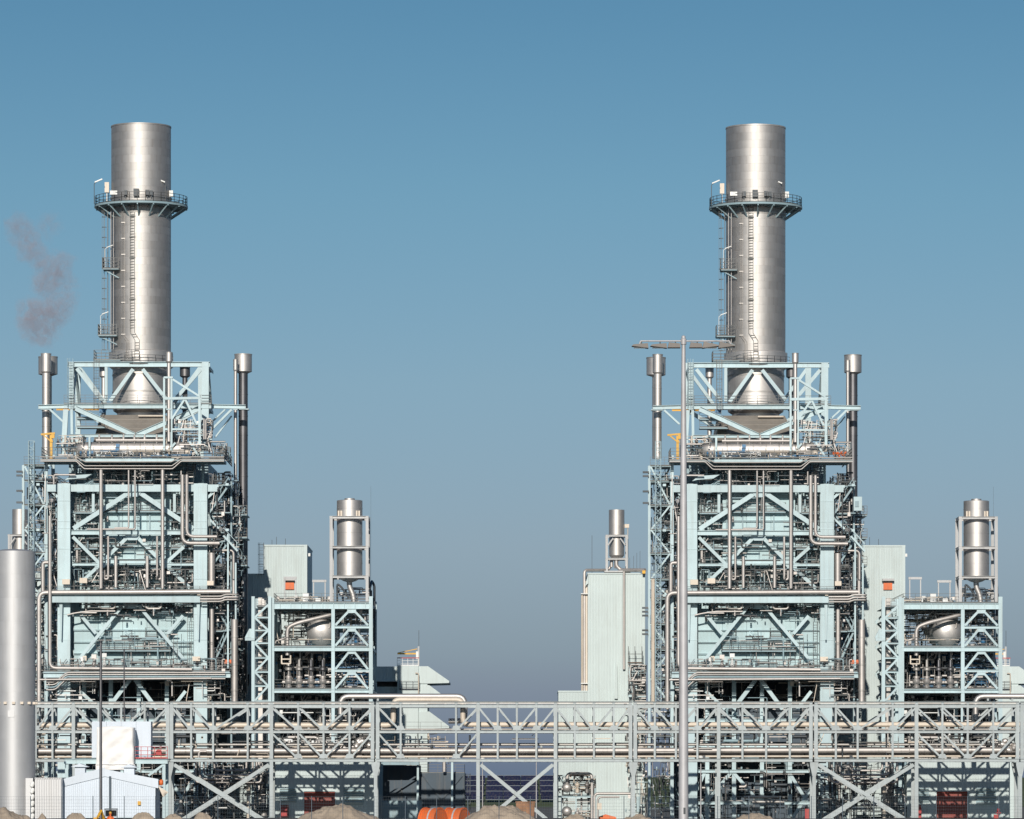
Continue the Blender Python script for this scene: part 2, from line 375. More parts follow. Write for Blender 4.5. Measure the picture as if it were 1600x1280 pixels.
for j in range(4):
    for i in (-1, 0, 1):
        y = 1004+j*18; z = 0.9+(y-1003)*5/77
        so_ = solar(i*12+rng.uniform(-.1, .1), y, z)
        so_['label'] = ('left', 'middle', 'right')[i+1]+' table of '+['dark blue solar panels in the lowest row of the solar farm', 'dark blue solar panels in the second row up the dike', 'dark blue solar panels in the third row up the dike', 'dark blue solar panels in the topmost row, just under the grass crest'][j]
        so_['group'] = 'solar panel tables on the dike'

# ================================================================== ONE POWER UNIT (built at the left one, then copied)
LU, RU = 'the left unit', 'the right unit'
# ------------------------------------------------------------------ exhaust stack
YS = 588.0; sc_ = YS/F
cx = W(220.5, 0, YS).x; RS = 46.5*sc_
zt = W(0, 192, YS-3.8).z; zc = W(0, 548, YS-3.8).z
def zy(py, Y=YS-3.8): return W(0, py, Y).z
t = U('exhaust_stack', 'tall silver exhaust stack to the right of the small smoke plume', 'tall silver exhaust stack behind the floodlight mast', 'chimney', V((cx, YS, zy(648))))
ST = t
nc = 29; hcs = (zt-zc)/nc
crs = None
for i in range(nc):
    if crs is None:
        crs = t.part('shell_course', MB().lathe((cx, YS, zc), [(RS-.018, 0), (RS, 0), (RS, 0), (RS, hcs-.03), (RS, hcs-.03), (RS-.018, hcs-.03), (RS-.018, hcs)], 64), 'stack')
    else:
        c2 = crs.copy(); col.objects.link(c2); ALL.append(c2); c2.location = (0, 0, i*hcs); c2.rotation_euler.z = i*0.7; t.parts.append(c2)
t.part('liner', MB().lathe((cx, YS, zt-6), [(0, 0), (RS*.93, 0), (RS*.93, 6.02)], 48), 'dark')
t.part('rim', MB().lathe((cx, YS, zt), [(RS*.93, -.3), (RS*.93, .05), (RS+.05, .05), (RS+.05, -.12), (RS*.95, -.12)], 64), 'pipematt')
zk0, zk1 = zy(570), zy(547)
t.part('collar', MB().lathe((cx, YS, 0), [(RS, zk1+.1), (RS+.26, zk1), (RS+.26, zk0), (RS*.96, zk0-.3)][::-1], 64), 'silver')
t.part('lower_shell', MB().lathe((cx, YS, 0), [(RS*.80, zy(656)), (RS*.80, zy(643)), (RS*.93, zy(639)), (RS*.955, zy(634)), (RS*.955, zk0-.25)], 64), 'silver')
mb = MB()
for q in (583, 610, 633): mb.lathe((cx, YS, zy(q)), [(RS*.955, -.1), (RS*.97, -.1), (RS*.97, .1), (RS*.955, .1)], 64)
t.part('band', mb, 'pipematt')
# upper platform
zp = zy(314, YS-5.9); RO = 73*sc_
pl = t.part('platform', MB().lathe((cx, YS, zp), [(RS+.02, -.2), (RO, -.2), (RO, .04), (RS+.02, .04), (RS+.02, -.2)], 48), 'mintd')
ring = [V((cx+RO*.985*math.cos(a), YS+RO*.985*math.sin(a), zp+.04)) for a in [2*math.pi*i/36 for i in range(36)]]
t.part('railing', MB().rail(ring, 1.15, 1.05, .06, closed=True), 'rail', pl)
for i in range(18):
    a = 2*math.pi*(i+.5)/18; d = V((math.cos(a), math.sin(a), 0)); b0 = V((cx, YS, zp-.2))
    mb = MB().beam(b0+d*(RO-.15), b0+d*RS+V((0, 0, -1.35)), .16, .16); mb.beam(b0+d*RO*.99+V((0, 0, -.1)), b0+d*RS+V((0, 0, -.1)), .14, .18)
    t.part('bracket', mb, 'mintd', pl)
mb = MB().lathe((cx, YS, zp), [(RS+.02, -1.1), (RS+.12, -1.1), (RS+.12, -.85), (RS+.02, -.85)], 64); mb.lathe((cx, YS, zp), [(RS+.02, .9), (RS+.14, .9), (RS+.14, 1.1), (RS+.02, 1.1)], 64)
t.part('stiffener_ring', mb, 'stack')
yf = YS-RS
for px, s_ in ((200, .28), (217, .42), (234, .3), (240, .25)):
    x = W(px, 0, YS).x; dy = math.sqrt(RS**2-(x-cx)**2)
    mb = MB().obox(V((x, YS-dy-.35, zp+1.3)), V((s_*1.6, 0, 0)), V((0, .5, 0)), V((0, 0, s_*2.2))); mb.obox(V((x, YS-dy-.15, zp+1.0)), V((.1, 0, 0)), V((0, .4, 0)), V((0, 0, .6)))
    t.part('warning_light', mb, 'dark')
x = W(183, 0, YS).x; t.part('junction_box', MB().obox(V((x, YS-RS-1.2, zp+1.15)), V((.9, 0, 0)), V((0, .3, 0)), V((0, 0, .5))), 'lampw')
x = W(268.5, 0, YS).x; t.part('junction_box', MB().obox(V((x, YS-1.2, zp+1.5)), V((.5, 0, 0)), V((0, .4, 0)), V((0, 0, .8))), 'lampw')
x = W(170, 0, YS).x; t.part('hoist_frame', MB().obox(V((x-.2, YS-.5, zp+2.4)), V((.55, 0, 0)), V((0, .3, 0)), V((0, 0, 1.3))).beam((x-.2, YS-.5, zp), (x-.2, YS-.5, zp+2), .1, .1), 'cream')
for px, sg in ((150, 1), (261, -1)):
    x = W(px, 0, YS).x; yy = YS-2.5
    mb = MB().tube([V((x, yy, zp)), V((x, yy, zp+2.6)), V((x+sg*.5, yy, zp+3.0))], .045, 6); t.part('lamp_post', mb, 'rail')
    t.part('lamp_head', MB().obox(V((x+sg*.55, yy, zp+3.0)), V((.95, 0, .4*sg)), V((0, .25, 0)), V((-.05*sg, 0, .14))), 'lampw')
# ladder and cable tray down the front, with the kink at the foot
def onstack(px, py, off=.12):
    x = W(px, 0, YS).x; return V((x, YS-math.sqrt(max(.01, RS*RS-(x-cx)**2))-off, zy(py)))
a0, a1, a2, a3 = onstack(210.5, 318), onstack(210.5, 519), onstack(218, 531), onstack(218, 560, .45)
mb = MB().ladder(a0, a1, .56, t=.07); mb.ladder(a1, a2, .56, t=.07); mb.ladder(a2, a3, .56, t=.07)
for i in range(6): q = a0.lerp(a1, (i+.6)/6.2); mb.obox(q, V((.75, 0, 0)), V((0, .2, 0)), V((0, 0, .12)))
t.part('ladder', mb, 'rail')
b0, b1, b2, b3 = onstack(196, 322), onstack(196, 522), onstack(203, 533), onstack(203, 560, .45)
mb = MB()
for q in (-.14, .14):
    d = V((q, 0, 0)); mb.tube([b0+d, b1+d, b2+d, b3+d], .045, 6, .2)
for i in range(9): mb.obox(b0.lerp(b1, i/8), V((.5, 0, 0)), V((0, .1, 0)), V((0, 0, .12)))
t.part('cable_tray', mb, 'pipematt')
# caged side ladder with two rest platforms
xl = W(172, 0, YS).x; yl = YS-2.2
mb = MB().ladder((xl-.1, yl, zy(545)), (xl-.1, yl, zp), .5, cage=True, nrm=V((-1, 0, 0)), side=V((0, 1, 0)), t=.06)
t.part('ladder', mb, 'rail')
mb = MB()
for d in (.15, .5): mb.tube([V((xl+d+.2, yl-.6-d*.5, zy(545))), V((xl+d+.2, yl-.6-d*.5, zp))], .05, 6)
t.part('riser_pipe', mb, 'pipe')
for (x0, x1, py) in ((161, 186, 421), (154, 183, 525)):
    p0, p1 = W(x0, py, YS-3), W(x1, py, YS-3)
    sp = t.box('rest_platform', (p0.x, yl-1.5, p0.z-.08), (p1.x, yl+1.0, p0.z+.06), 'mintd')
    t.part('railing', MB().rail([V((p1.x, yl-1.5, p0.z)), V((p0.x, yl-1.5, p0.z)), V((p0.x, yl+1, p0.z)), V((p1.x-1, yl+1, p0.z))], 1.4, .5, .055), 'rail', sp)
    t.part('bracket', MB().beam((p0.x+.2, yl-.9, p0.z-.1), (p1.x, yl-.9, p0.z-1.1), .12, .12), 'mintd', sp)
    t.part('lamp_post', MB().tube([V((p0.x+.3, yl-1.4, p0.z)), V((p0.x+.3, yl-1.4, p0.z+2.5)), V((p0.x+.8, yl-1.4, p0.z+2.8))], .04, 6).obox(V((p0.x+.9, yl-1.4, p0.z+2.85)), V((.8, 0, .3)), V((0, .2, 0)), V((0, 0, .1))), 'lampw', sp)
p0, p1 = W(147, 563, YS-4), W(176, 563, YS-4)
sp = t.box('foot_platform', (p0.x, yl-2.2, p0.z-.08), (p1.x+1, yl+1.5, p0.z+.06), 'mintd')
t.part('railing', MB().rail([V((p1.x+3.4, yl-2.2, p0.z)), V((p0.x, yl-2.2, p0.z)), V((p0.x, yl+1.5, p0.z)), V((p1.x, yl+1.5, p0.z))], 1.25, 1.0, .05), 'rail', sp)
t.part('railing', MB().rail([V((cx+RS*1.25*math.cos(a), YS+RS*1.25*math.sin(a), zk0)) for a in [R(-135+i*12) for i in range(10)]], 1.2, 1.0, .05), 'rail', sp)

# ------------------------------------------------------------------ boiler: casing, frame, decks
Y0 = 577.0; K = Y0/F
a = lambda px, py, Y=Y0: W(px, py, Y)
b = lambda px, py, Y=Y0: WB(px, py, Y)
bc = a(207, 1289)
t = U('boiler', 'steam boiler in pale green steel frame under the stack beside the plume', 'steam boiler in pale green steel frame behind the floodlight mast', 'boiler', V((bc.x, 590, 0)))
BO = t
YC = 579.2
def X(px, Y=Y0): return W(px, 0, Y).x
def Z(py, Y=Y0): return W(0, py, Y).z
xl, xr = X(113), X(304)
# core body behind the panels
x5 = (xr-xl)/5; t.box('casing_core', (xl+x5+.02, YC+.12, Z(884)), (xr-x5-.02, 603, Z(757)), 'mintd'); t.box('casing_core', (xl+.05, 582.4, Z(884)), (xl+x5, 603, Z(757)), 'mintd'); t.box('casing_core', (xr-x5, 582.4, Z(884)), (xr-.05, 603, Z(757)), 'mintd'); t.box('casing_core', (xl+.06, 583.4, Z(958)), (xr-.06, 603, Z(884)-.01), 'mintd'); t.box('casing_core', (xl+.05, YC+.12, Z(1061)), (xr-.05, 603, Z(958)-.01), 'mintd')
# casing panels in rows; the ledges between are separate stiffeners
rows = [757, 775, 798, 812, 829, 843, 858, 873, 884, 908, 930, 958, 984, 1003, 1021, 1046]
for j, (y0, y1) in enumerate(zip(rows[:-1], rows[1:])):
    ncol = 5; YQ = 583.2 if 884 <= y0 < 958 else YC
    for i in range(ncol):
        YQ = 583.2 if 884 <= y0 < 958 else ((580.6 if y0 < 829 else 582.2) if i in (0, 4) and y0 < 884 else YC)
        x0 = xl+(xr-xl)*i/ncol; x1 = xl+(xr-xl)*(i+1)/ncol; d = rng.uniform(0, .05)
        t.box('casing_panel', (x0+.03, YQ-.04-d, Z(y1)+.06), (x1-.03, YQ+.2, Z(y0)-.06), 'casing')
for y0 in rows[1:-1]:
    t.beam('stiffener', V((xl, YC-.16, Z(y0))), V((xr, YC-.16, Z(y0))), .16, .42, 'I')
for px in (134, 158, 183, 232, 257, 281):
    t.beam('buckstay', V((X(px), YC-.14, Z(884))), V((X(px), YC-.14, Z(758))), .16, .3, 'H', 'mintd')
# recess under top deck
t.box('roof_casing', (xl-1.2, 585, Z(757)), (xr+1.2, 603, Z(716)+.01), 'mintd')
for i in range(14):
    px = 112+i*15.5; t.beam('roof_hanger', V((X(px), 581.4, Z(757))), V((X(px), 581.4, Z(722))), .3, .3, 'H', 'mintd')
# main columns (pairs front to back)
colx = ((90.5, 110.5), (303.3, 324))
for k, (c0, c1) in enumerate(colx):
    for q, yy in enumerate((Y0, 590, 602)):
        xc = (X(c0)+X(c1))/2; wd = X(c1)-X(c0)
        c = t.beam('column', V((xc, yy, 0)), V((xc, yy, Z(756))), wd*(1 if q == 0 else .8), 1.2, 'H', 'mint')
        if q == 0:
            for py in (783, 815, 826, 858, 905, 960, 1000, 1075):
                t.part('splice_plate', MB().obox(V((xc, yy-.63, Z(py))), V((wd*1.02, 0, 0)), V((0, .05, 0)), V((0, 0, .12))), 'mint', c)
            t.part('flange_line', MB().obox(V((xc, yy-.62, (Z(756)+Z(930))/2)), V((.05, 0, 0)), V((0, .04, 0)), V((0, 0, Z(756)-Z(930)))), 'mint', c)
    s_ = -1 if k == 0 else 1
    for yy in (583, 590, 596, 602):
        for py in (757, 790, 828, 880, 930, 1055): t.beam('side_beam', V((xc+s_*.5, yy, Z(py))), V((xc+s_*3.4, yy, Z(py))), .35, .3, 'I', 'mint')
    for py in (757, 828, 930, 1055, 1130):
        t.beam('side_girder', V((xc, Y0+.7, Z(py))), V((xc, 602, Z(py))), .7, .4, 'box', 'mint')
        t.beam('outer_girder', V((xc+s_*3.3, Y0, Z(py))), V((xc+s_*3.3, 602, Z(py))), .4, .3, 'box', 'mint')
    for (y0, y1) in ((757, 828), (828, 930), (930, 1055), (1055, 1180)):
        t.beam('side_brace', V((xc, 578, Z(y0))), V((xc, 590, Z(y1))), .4, .4, 'box', 'mint')
        t.beam('side_brace', V((xc, 602, Z(y0))), V((xc, 590, Z(y1))), .4, .4, 'box', 'mint')
# girders and ties of the front face
def hb(px0, px1, py, hpx, d=.6, yy=Y0+.25, m='mint', kind='I', name='girder'):
    return t.beam(name, V((X(px0, yy), yy, Z(py, yy))), V((X(px1, yy), yy, Z(py, yy))), hpx*K, d, kind, m)
def br(p, q, wpx=6, d=.4, yy=Y0+.5, m='mint', kind='H', name='brace'):
    return t.beam(name, V((X(p[0], yy), yy, Z(p[1], yy))), V((X(q[0], yy), yy, Z(q[1], yy))), wpx*K, d, kind, m)
hb(74, 342, 763, 11, .7, kind='box'); hb(110, 304, 832, 7.5); hb(164, 262, 877, 7, .5); hb(82, 313, 937, 9.5, .9, 575.35, kind='box'); hb(68, 360, 1055, 8, .7, 575.4)
hb(113, 152, 882, 4, .3); hb(262, 303, 882, 4, .3); hb(110, 304, 800, 2.5, .3, YC-.6); hb(110, 304, 853, 3, .3, YC-.6)
for p, q, wp in (((203, 769), (115, 826), 7), ((217, 769), (302, 826), 7), ((201, 838), (164, 874), 5.5), ((213, 838), (249, 874), 5.5),
                 ((114, 839), (155, 880), 5), ((287, 855), (260, 879), 5), ((302, 839), (289, 852), 5), ((155, 884), (127, 910), 5), ((260, 884), (297, 919), 5.5),
                 ((191, 947), (119, 1036), 5), ((217, 947), (292, 1036), 5), ((127, 962), (150, 990), 5), ((286, 962), (262, 990), 5),
                 ((75, 762), (90, 777), 4), ((342, 762), (324, 778), 4), ((324, 808), (342, 826), 3),
                 ((211, 1062), (245, 1108), 6), ((203, 1062), (168, 1108), 6), ((125, 1080), (155, 1108), 5), ((290, 1080), (268, 1108), 5)):
    br(p, q, wp, yy=Y0+.5+rng.uniform(-.05, .05))
for p in ((209, 771), (207, 839), (156, 882), (259, 882), (204, 946)):     # gusset plates
    yy = Y0+.22; t.part('gusset', MB().prism([(X(p[0]+dx), Z(p[1]+dz)) for dx, dz in ((-12, -3), (12, -3), (7, 5), (-7, 5))], yy, yy+.06), 'mint')
for px in (145, 272): t.beam('hanger', V((X(px), Y0+.7, Z(768))), V((X(px), Y0+.7, Z(800))), .34, .3, 'H')
for px, px2 in ((97, 97), (311, 311)):
    yy = 575.5; t.part('bracket_plate', MB().prism([(X(px-2.5), Z(942)), (X(px+2.5), Z(942)), (X(px+1), Z(1000)), (X(px-1), Z(1000))], yy, yy+.12), 'mint')
# top deck with the pipes that dip under it
yd0, yd1 = 574.6, 582
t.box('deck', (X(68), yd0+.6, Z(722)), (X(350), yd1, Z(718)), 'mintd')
t.beam('deck_edge', V((X(136), yd0+.3, Z(720.5))), V((X(274), yd0+.3, Z(720.5))), .36, .25, 'I')
t.beam('deck_edge', V((X(67), yd0+.55, Z(721))), V((X(125), yd0+.55, Z(721))), .3, .25, 'I', 'mintd'); t.beam('deck_edge', V((X(285), yd0+.55, Z(721))), V((X(352), yd0+.55, Z(721))), .3, .25, 'I', 'mintd')
for k, (dz, r) in enumerate(((-1, .075), (5.0, .07), (9.5, .075))):
    yy = yd0-.1+k*.1
    t.pipe('ring_main', [V((X(66), yy, Z(717+dz*.6))), V((X(122), yy, Z(717+dz*.6))), V((X(136-k), yy, Z(725+dz))), V((X(270+k), yy, Z(725+dz))), V((X(285), yy, Z(717+dz*.6))), V((X(352), yy, Z(717+dz*.6)))], r, 'pipematt' if k != 2 else 'pipe')
t.part('railing', MB().rail([V((X(68), yd1, Z(717))), V((X(68), yd0, Z(717))), V((X(351), yd0, Z(717))), V((X(351), yd1+10, Z(717)))], 1.25, 1.1, .05), 'rail')
# other decks along the front and sides
def deck(x0, x1, py, y0=575.3, y1=579, sides=0, th=.14, m='mintd', rail=True, hh=1.15):
    dk = t.box('deck', (X(x0), y0, Z(py)-th), (X(x1), y1, Z(py)), m)
    if rail: t.part('railing', MB().rail([V((X(x0), y1, Z(py))), V((X(x0), y0, Z(py))), V((X(x1), y0, Z(py))), V((X(x1), y1, Z(py)))], hh, 1.2, .045), 'rail', dk)
    return dk
deck(72, 358, 931, 575.85, 579); deck(70, 360, 1050, 575.2, 579)
deck(150, 266, 1016, 577.7, 579.1); deck(162, 172, 995, 577.9, 579.1); deck(226, 244, 995, 577.9, 579.1)
deck(118, 165, 800, 578.1, 579.1, rail=True); deck(158, 250, 798, 578.1, 579.1); deck(116, 150, 884, 577.9, 579.1); deck(268, 300, 884, 577.9, 579.1); deck(160, 258, 918, 578, 579.1, rail=False)
for py in (757, 800, 845, 890, 930, 985, 1050): deck(326, 350, py, 578.5, 601); deck(66, 88, py, 578.5, 601)
# stairs on the right flank
for i, (y0, y1) in enumerate(((757, 800), (800, 845), (845, 890), (930, 985), (985, 1050))):
    x0, x1 = (327, 357) if i % 2 == 0 else (357, 327)
    t.part('stair_flight', MB().stair(V((X(x0), 578.2+(i % 2)*1.1, Z(y1))), V((X(x1), 578.2+(i % 2)*1.1, Z(y0)))), 'mintd')
    t.box('landing', (X(347), 577.4, Z(y0)-.12), (X(359), 580, Z(y0)), 'mintd')
for px in (328, 359): t.beam('stair_post', V((X(px), 580.2, 0)), V((X(px), 580.2, Z(750))), .22, .22, 'H', 'mintd')
for px, y0, y1 in ((357, 835, 1045), (369, 880, 1090)): t.beam('stair_post', V((X(px), 576, Z(y1))), V((X(px), 576, Z(y0))), .2, .2, 'H', 'mint')
t.part('stair_flight', MB().stair(V((X(372), 576, Z(862))), V((X(350), 576, Z(838)))), 'mint')
# large front pipes
yp = 575.0
P = lambda px, py, Y=None: V((X(px, Y or yp), Y or yp, Z(py, Y or yp)))
for px in (157.8, 254): t.pipe('downcomer', [P(px, 733), P(px, 919)], 2.9*K, band=3.2, seg=14)
for px, y1 in ((201, 825), (211, 827)): t.pipe('vent_pipe', [P(px, 733), P(px, y1), P(px-22 if px < 205 else px-75, y1)], 1.4*K)
t.pipe('steam_pipe', [P(285, 742), P(285, 849), P(343, 849)], 3.0*K, seg=14, fil=1.0, band=3)
t.pipe('steam_pipe', [P(292, 742, 574.8), P(292, 838.5, 574.8), P(339, 838.5, 574.8)], 2.6*K, seg=14, fil=.9, band=3)
t.pipe('drain_pipe', [P(84, 757), P(84, 742), P(118, 742)], 1.4*K)
for px, y0, y1, r in ((169, 838, 905, 1.8), (245.5, 838, 905, 1.8), (181, 869, 918, 2.7), (230, 869, 918, 2.7)): t.pipe('riser', [P(px, y0, 575.9), P(px, y1, 575.9)] if r > 2 else [P(px, y0, 576.2), P(px, y1, 576.2), P(px+(-6 if px < 200 else 6), y1, 576.2), P(px+(-6 if px < 200 else 6), y1-14, 576.2)], r*K, band=2.4 if r > 2 else 0)
t.pipe('header_pipe', [P(61, 1108, 575.3), P(61, 926, 575.3), P(360, 924.5, 575.3)], 3.6*K, seg=16, fil=.9, band=4)
t.pipe('down_pipe', [P(78, 806), P(78, 1044), P(300, 1046)], 2.8*K, seg=14, fil=.8, band=3.5)
t.pipe('down_pipe', [P(76, 879, 575.6), P(67, 879, 575.6), P(67, 930, 575.6)], 3.2*K, seg=14, fil=.6)
t.pipe('drain_header', [P(62, 1096, 574.1), P(62, 1062, 574.1), P(330, 1060, 574.1)][1:], 1.6*K)
t.pipe('side_vessel', [P(330.5, 864, 577), P(330.5, 916, 577)], 5.4*K, seg=16, fil=.4)
t.pipe('side_pipe', [P(331, 950, 577), P(331, 1062, 577)], 3.5*K, seg=14, band=3)
t.pipe('side_pipe', [P(365, 850, 577.6), P(365, 930, 577.6)], 2.6*K, band=3)
t.pipe('side_pipe', [P(332, 860, 577.2), P(365, 860, 577.2), P(365, 905, 577.2)], 2*K, fil=.5)
t.pipe('blowdown_pipe', [P(366.5, 968, 576), P(366.5, 1100, 576)], 5.2*K, seg=16)
t.part('pipe_collar', MB().bands(P(366.5, 1100, 576), P(366.5, 968, 576), 5.2*K, 3.2, .25, 16, 1.14), 'pipematt')
for k, dy in enumerate((0, 4, 8)): t.pipe('side_run', [P(313, 932+dy, 575-k*.1), P(345, 932+dy, 575-k*.1), P(352, 929+dy, 575-k*.1), P(372, 929+dy, 575-k*.1), P(374, 935+dy, 580)], 1.5*K, m='pipe' if k % 2 else 'pipematt', fil=.3)
for px in (168, 240):       # loops hanging under the girder
    t.pipe('loop_pipe', [P(px-12, 940, 576.2), P(px-12, 951, 576.2), P(px+12, 951, 576.2), P(px+12, 940, 576.2)], 1.7*K, fil=.45, m='pipematt'); t.pipe('stub_pipe', [P(px, 951, 576.1), P(px, 962, 576.1)], 1.3*K)
t.pipe('tray_pipe', [P(105, 961, 576), P(117, 958, 576), P(140, 955, 576), P(180, 955, 576)], 1.3*K, fil=.5)
for k in range(4):         # stepped pipes at the left end of the lower deck
    t.pipe('stepped_pipe', [P(72, 1066+k*4, 574.6-k*.08), P(86, 1066+k*4, 574.6-k*.08), P(104, 1051+k*3.2, 574.6-k*.08), P(352, 1051+k*3.2, 574.6-k*.08)], 1.2*K, m=('pipe', 'pipematt', 'mintd', 'pipe')[k], fil=.4)
for k in range(5):         # cranked trays below the roof at left
    t.pipe('cranked_pipe', [P(120, 757+k*3, 577), P(133, 757+k*3, 577), P(142, 749+k*3, 577), P(146, 749+k*3, 577)], 1.0*K, m='mintd', fil=.2)
t.part('platform_plate', MB().prism([(X(102), Z(752)), (X(112), Z(744)), (X(145), Z(742)), (X(135), Z(748)), (X(110), Z(750))], 575.6, 576.6), 'mint')
# balcony and instruments on lower casing
for px, py, w_, h_ in ((105, 910, 12, 8), (132, 908, 12, 8), (330, 912, 10, 7), (308, 1030, 12, 7), (134, 1030, 6, 9), (312, 928, 5, 6)):
    t.part('control_box', MB().obox(V((X(px), 575.6, Z(py))), V((w_*K, 0, 0)), V((0, .4, 0)), V((0, 0, h_*K))), 'cream')
t.part('relief_lamp', MB().obox(V((X(356), 576.8, Z(1034))), V((13*K, 0, 0)), V((0, .8, 0)), V((0, 0, 6*K))), 'orange')
t.part('access_ladder', MB().ladder(P(274, 1046, 577), P(274, 995, 577), .5, t=.05), 'rail'); t.part('access_ladder', MB().ladder(P(197, 918, 576.5), P(197, 880, 576.5), .5, t=.05), 'rail')
t.part('access_ladder', MB().ladder(P(214, 826, 577.4), P(214, 780, 577.4), .5, t=.05), 'rail'); t.part('access_ladder', MB().ladder(P(296, 1046, 577.4), P(296, 962, 577.4), .5, t=.05), 'rail')
for px, hgt in ((130, 16), (147, 20), (163, 22)):
    v = P(px, 1046, 575.6); t.part('valve', MB().valve(v+V((0, 0, .6)), .42).tube([v, v+V((0, 0, hgt*K))], .1, 8).obox(v+V((0, 0, hgt*K)), V((.6, 0, 0)), V((0, .4, 0)), V((0, 0, .5))), 'white' if px != 147 else 'pipe')
# dense small work
def cl(x0, x1, y0, y1, d0, d1, n, **k): clutter(t, X(x0), X(x1), Z(y1), Z(y0), d0, d1, n, **k)
cl(113, 302, 736, 757, 576.5, 580, 60, seed=1); cl(113, 302, 770, 828, 577.3, 578.6, 16, seed=2, vert=.35); cl(113, 302, 840, 890, 577.0, 578.6, 28, seed=3)
cl(113, 302, 890, 930, 575.6, 578.6, 110, seed=4, vert=.7); cl(113, 302, 941, 962, 575.6, 578.4, 55, seed=5, vert=.3); cl(118, 296, 985, 1046, 577, 578.6, 40, seed=6)
cl(90, 352, 1030, 1048, 575.2, 577, 120, seed=7, vert=.6); cl(66, 352, 1064, 1105, 578, 592, 110, seed=8, pal=('pipematt', 'dark', 'mintd', 'rail', 'cream')); cl(75, 150, 1064, 1100, 575.5, 577, 22, seed=81, pal=('pipe', 'white', 'rail')); cl(262, 345, 1064, 1105, 575.5, 577, 24, seed=82, pal=('pipe', 'white', 'rail', 'cream'))  # deep clutter below the deck gets darker finishes that imitate shade
cl(326, 358, 735, 930, 579, 598, 230, seed=9, pal=('pipematt', 'dark', 'mintd', 'rail', 'duct'), vert=.7); cl(326, 374, 930, 1100, 578, 598, 300, seed=10, pal=('pipematt', 'dark', 'mintd', 'rail', 'duct'), vert=.7)
cl(66, 90, 740, 930, 577, 598, 170, seed=11, vert=.7); cl(66, 90, 930, 1100, 577, 598, 200, seed=12, vert=.7)
cl(80, 345, 1105, 1285, 577, 590, 420, seed=13, rmax=.2, pal=('pipe', 'pipematt', 'mintd', 'rail', 'dark')); cl(255, 330, 655, 716, 576, 581, 130, seed=14, pal=('pipe', 'pipematt', 'cream', 'rail', 'mint'))
cl(85, 130, 680, 717, 576, 582, 60, seed=15, pal=('pipe', 'pipematt', 'cream', 'rail', 'mintd')); cl(325, 352, 690, 717, 576, 590, 60, seed=16); cl(120, 300, 706, 717, 575, 577, 80, seed=17, pal=('pipe', 'white', 'cream', 'blue', 'rail'))
cl(115, 151, 758, 884, 577.8, 580.4, 42, seed=20, pal=('rail', 'dark', 'pipematt', 'mintd', 'duct'), vert=.6); cl(266, 302, 758, 884, 577.8, 580.4, 42, seed=21, pal=('rail', 'dark', 'pipematt', 'mintd', 'duct'), vert=.6)  # dark-coloured fine clutter added from here down to stand in for thin shadows
cl(115, 302, 884, 930, 577.6, 582.5, 120, seed=22, pal=('rail', 'dark', 'pipematt', 'pipe', 'mintd'), vert=.6); cl(115, 302, 941, 965, 576.5, 582, 60, seed=23, pal=('dark', 'duct', 'rail'), vert=.3); cl(113, 302, 722, 757, 577, 583, 80, seed=24, pal=('rail', 'dark', 'pipematt', 'duct'))
cl(70, 90, 740, 1095, 576.4, 579, 90, seed=25, pal=('rail', 'dark', 'duct', 'pipe')); cl(325, 350, 740, 1095, 576.6, 579, 110, seed=26, pal=('rail', 'dark', 'duct', 'pipe'))
for px in (122, 143, 274, 296): 
    for y0, y1 in ((770, 828), (840, 884)): t.part('access_ladder', MB().ladder(P(px, y1, 578.6), P(px, y0, 578.6), .5, t=.06), 'rail')
for x0, x1, py in ((115, 151, 800), (266, 302, 800), (115, 151, 856), (266, 302, 856)): deck(x0, x1, py, 578.2, 582)
cl(348, 375, 788, 932, 580, 589, 170, seed=27, pal=('dark', 'duct', 'rail', 'mintd', 'pipematt'), vert=.7); cl(346, 366, 742, 790, 582, 596, 40, seed=28, pal=('dark', 'rail', 'mintd'))
for i, (y0, y1) in enumerate(((800, 836), (836, 880), (880, 930))):
    t.part('stair_flight', MB().stair(V((X(350), 584+(i % 2)*1.2, Z(y1 if i % 2 == 0 else y0))), V((X(378), 584+(i % 2)*1.2, Z(y0 if i % 2 == 0 else y1)))), 'mintd'); t.box('landing', (X(352), 582.5, Z(y0)-.12), (X(382), 588.5, Z(y0)), 'mintd'); t.part('railing', MB().rail([V((X(352), 582.5, Z(y0))), V((X(382), 582.5, Z(y0)))], 1.15, 1.0, .05), 'rail')  # flights in darker mint, standing in for shade from the structures in front
# undercroft: back wall, hopper, equipment; navy wall and duct paint in the deep shade
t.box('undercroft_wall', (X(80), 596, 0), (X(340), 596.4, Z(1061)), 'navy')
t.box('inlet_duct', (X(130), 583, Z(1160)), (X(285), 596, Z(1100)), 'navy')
for px in (128, 170, 214, 258): 
    t.beam('lower_column', V((X(px), 580, 0)), V((X(px), 580, Z(1062))), .5, .5, 'H', 'mint')
for py in (1125, 1165, 1205, 1255): t.beam('lower_beam', V((X(90), 579.6, Z(py))), V((X(320), 579.6, Z(py))), .4, .4, 'I', 'mint')
for p, q in (((90, 1205), (128, 1290)), ((128, 1205), (90, 1290)), ((258, 1205), (310, 1290)), ((310, 1205), (258, 1290)), ((128, 1255), (170, 1205)), ((170, 1205), (214, 1255))): br(p, q, 5, .3, 579.8)
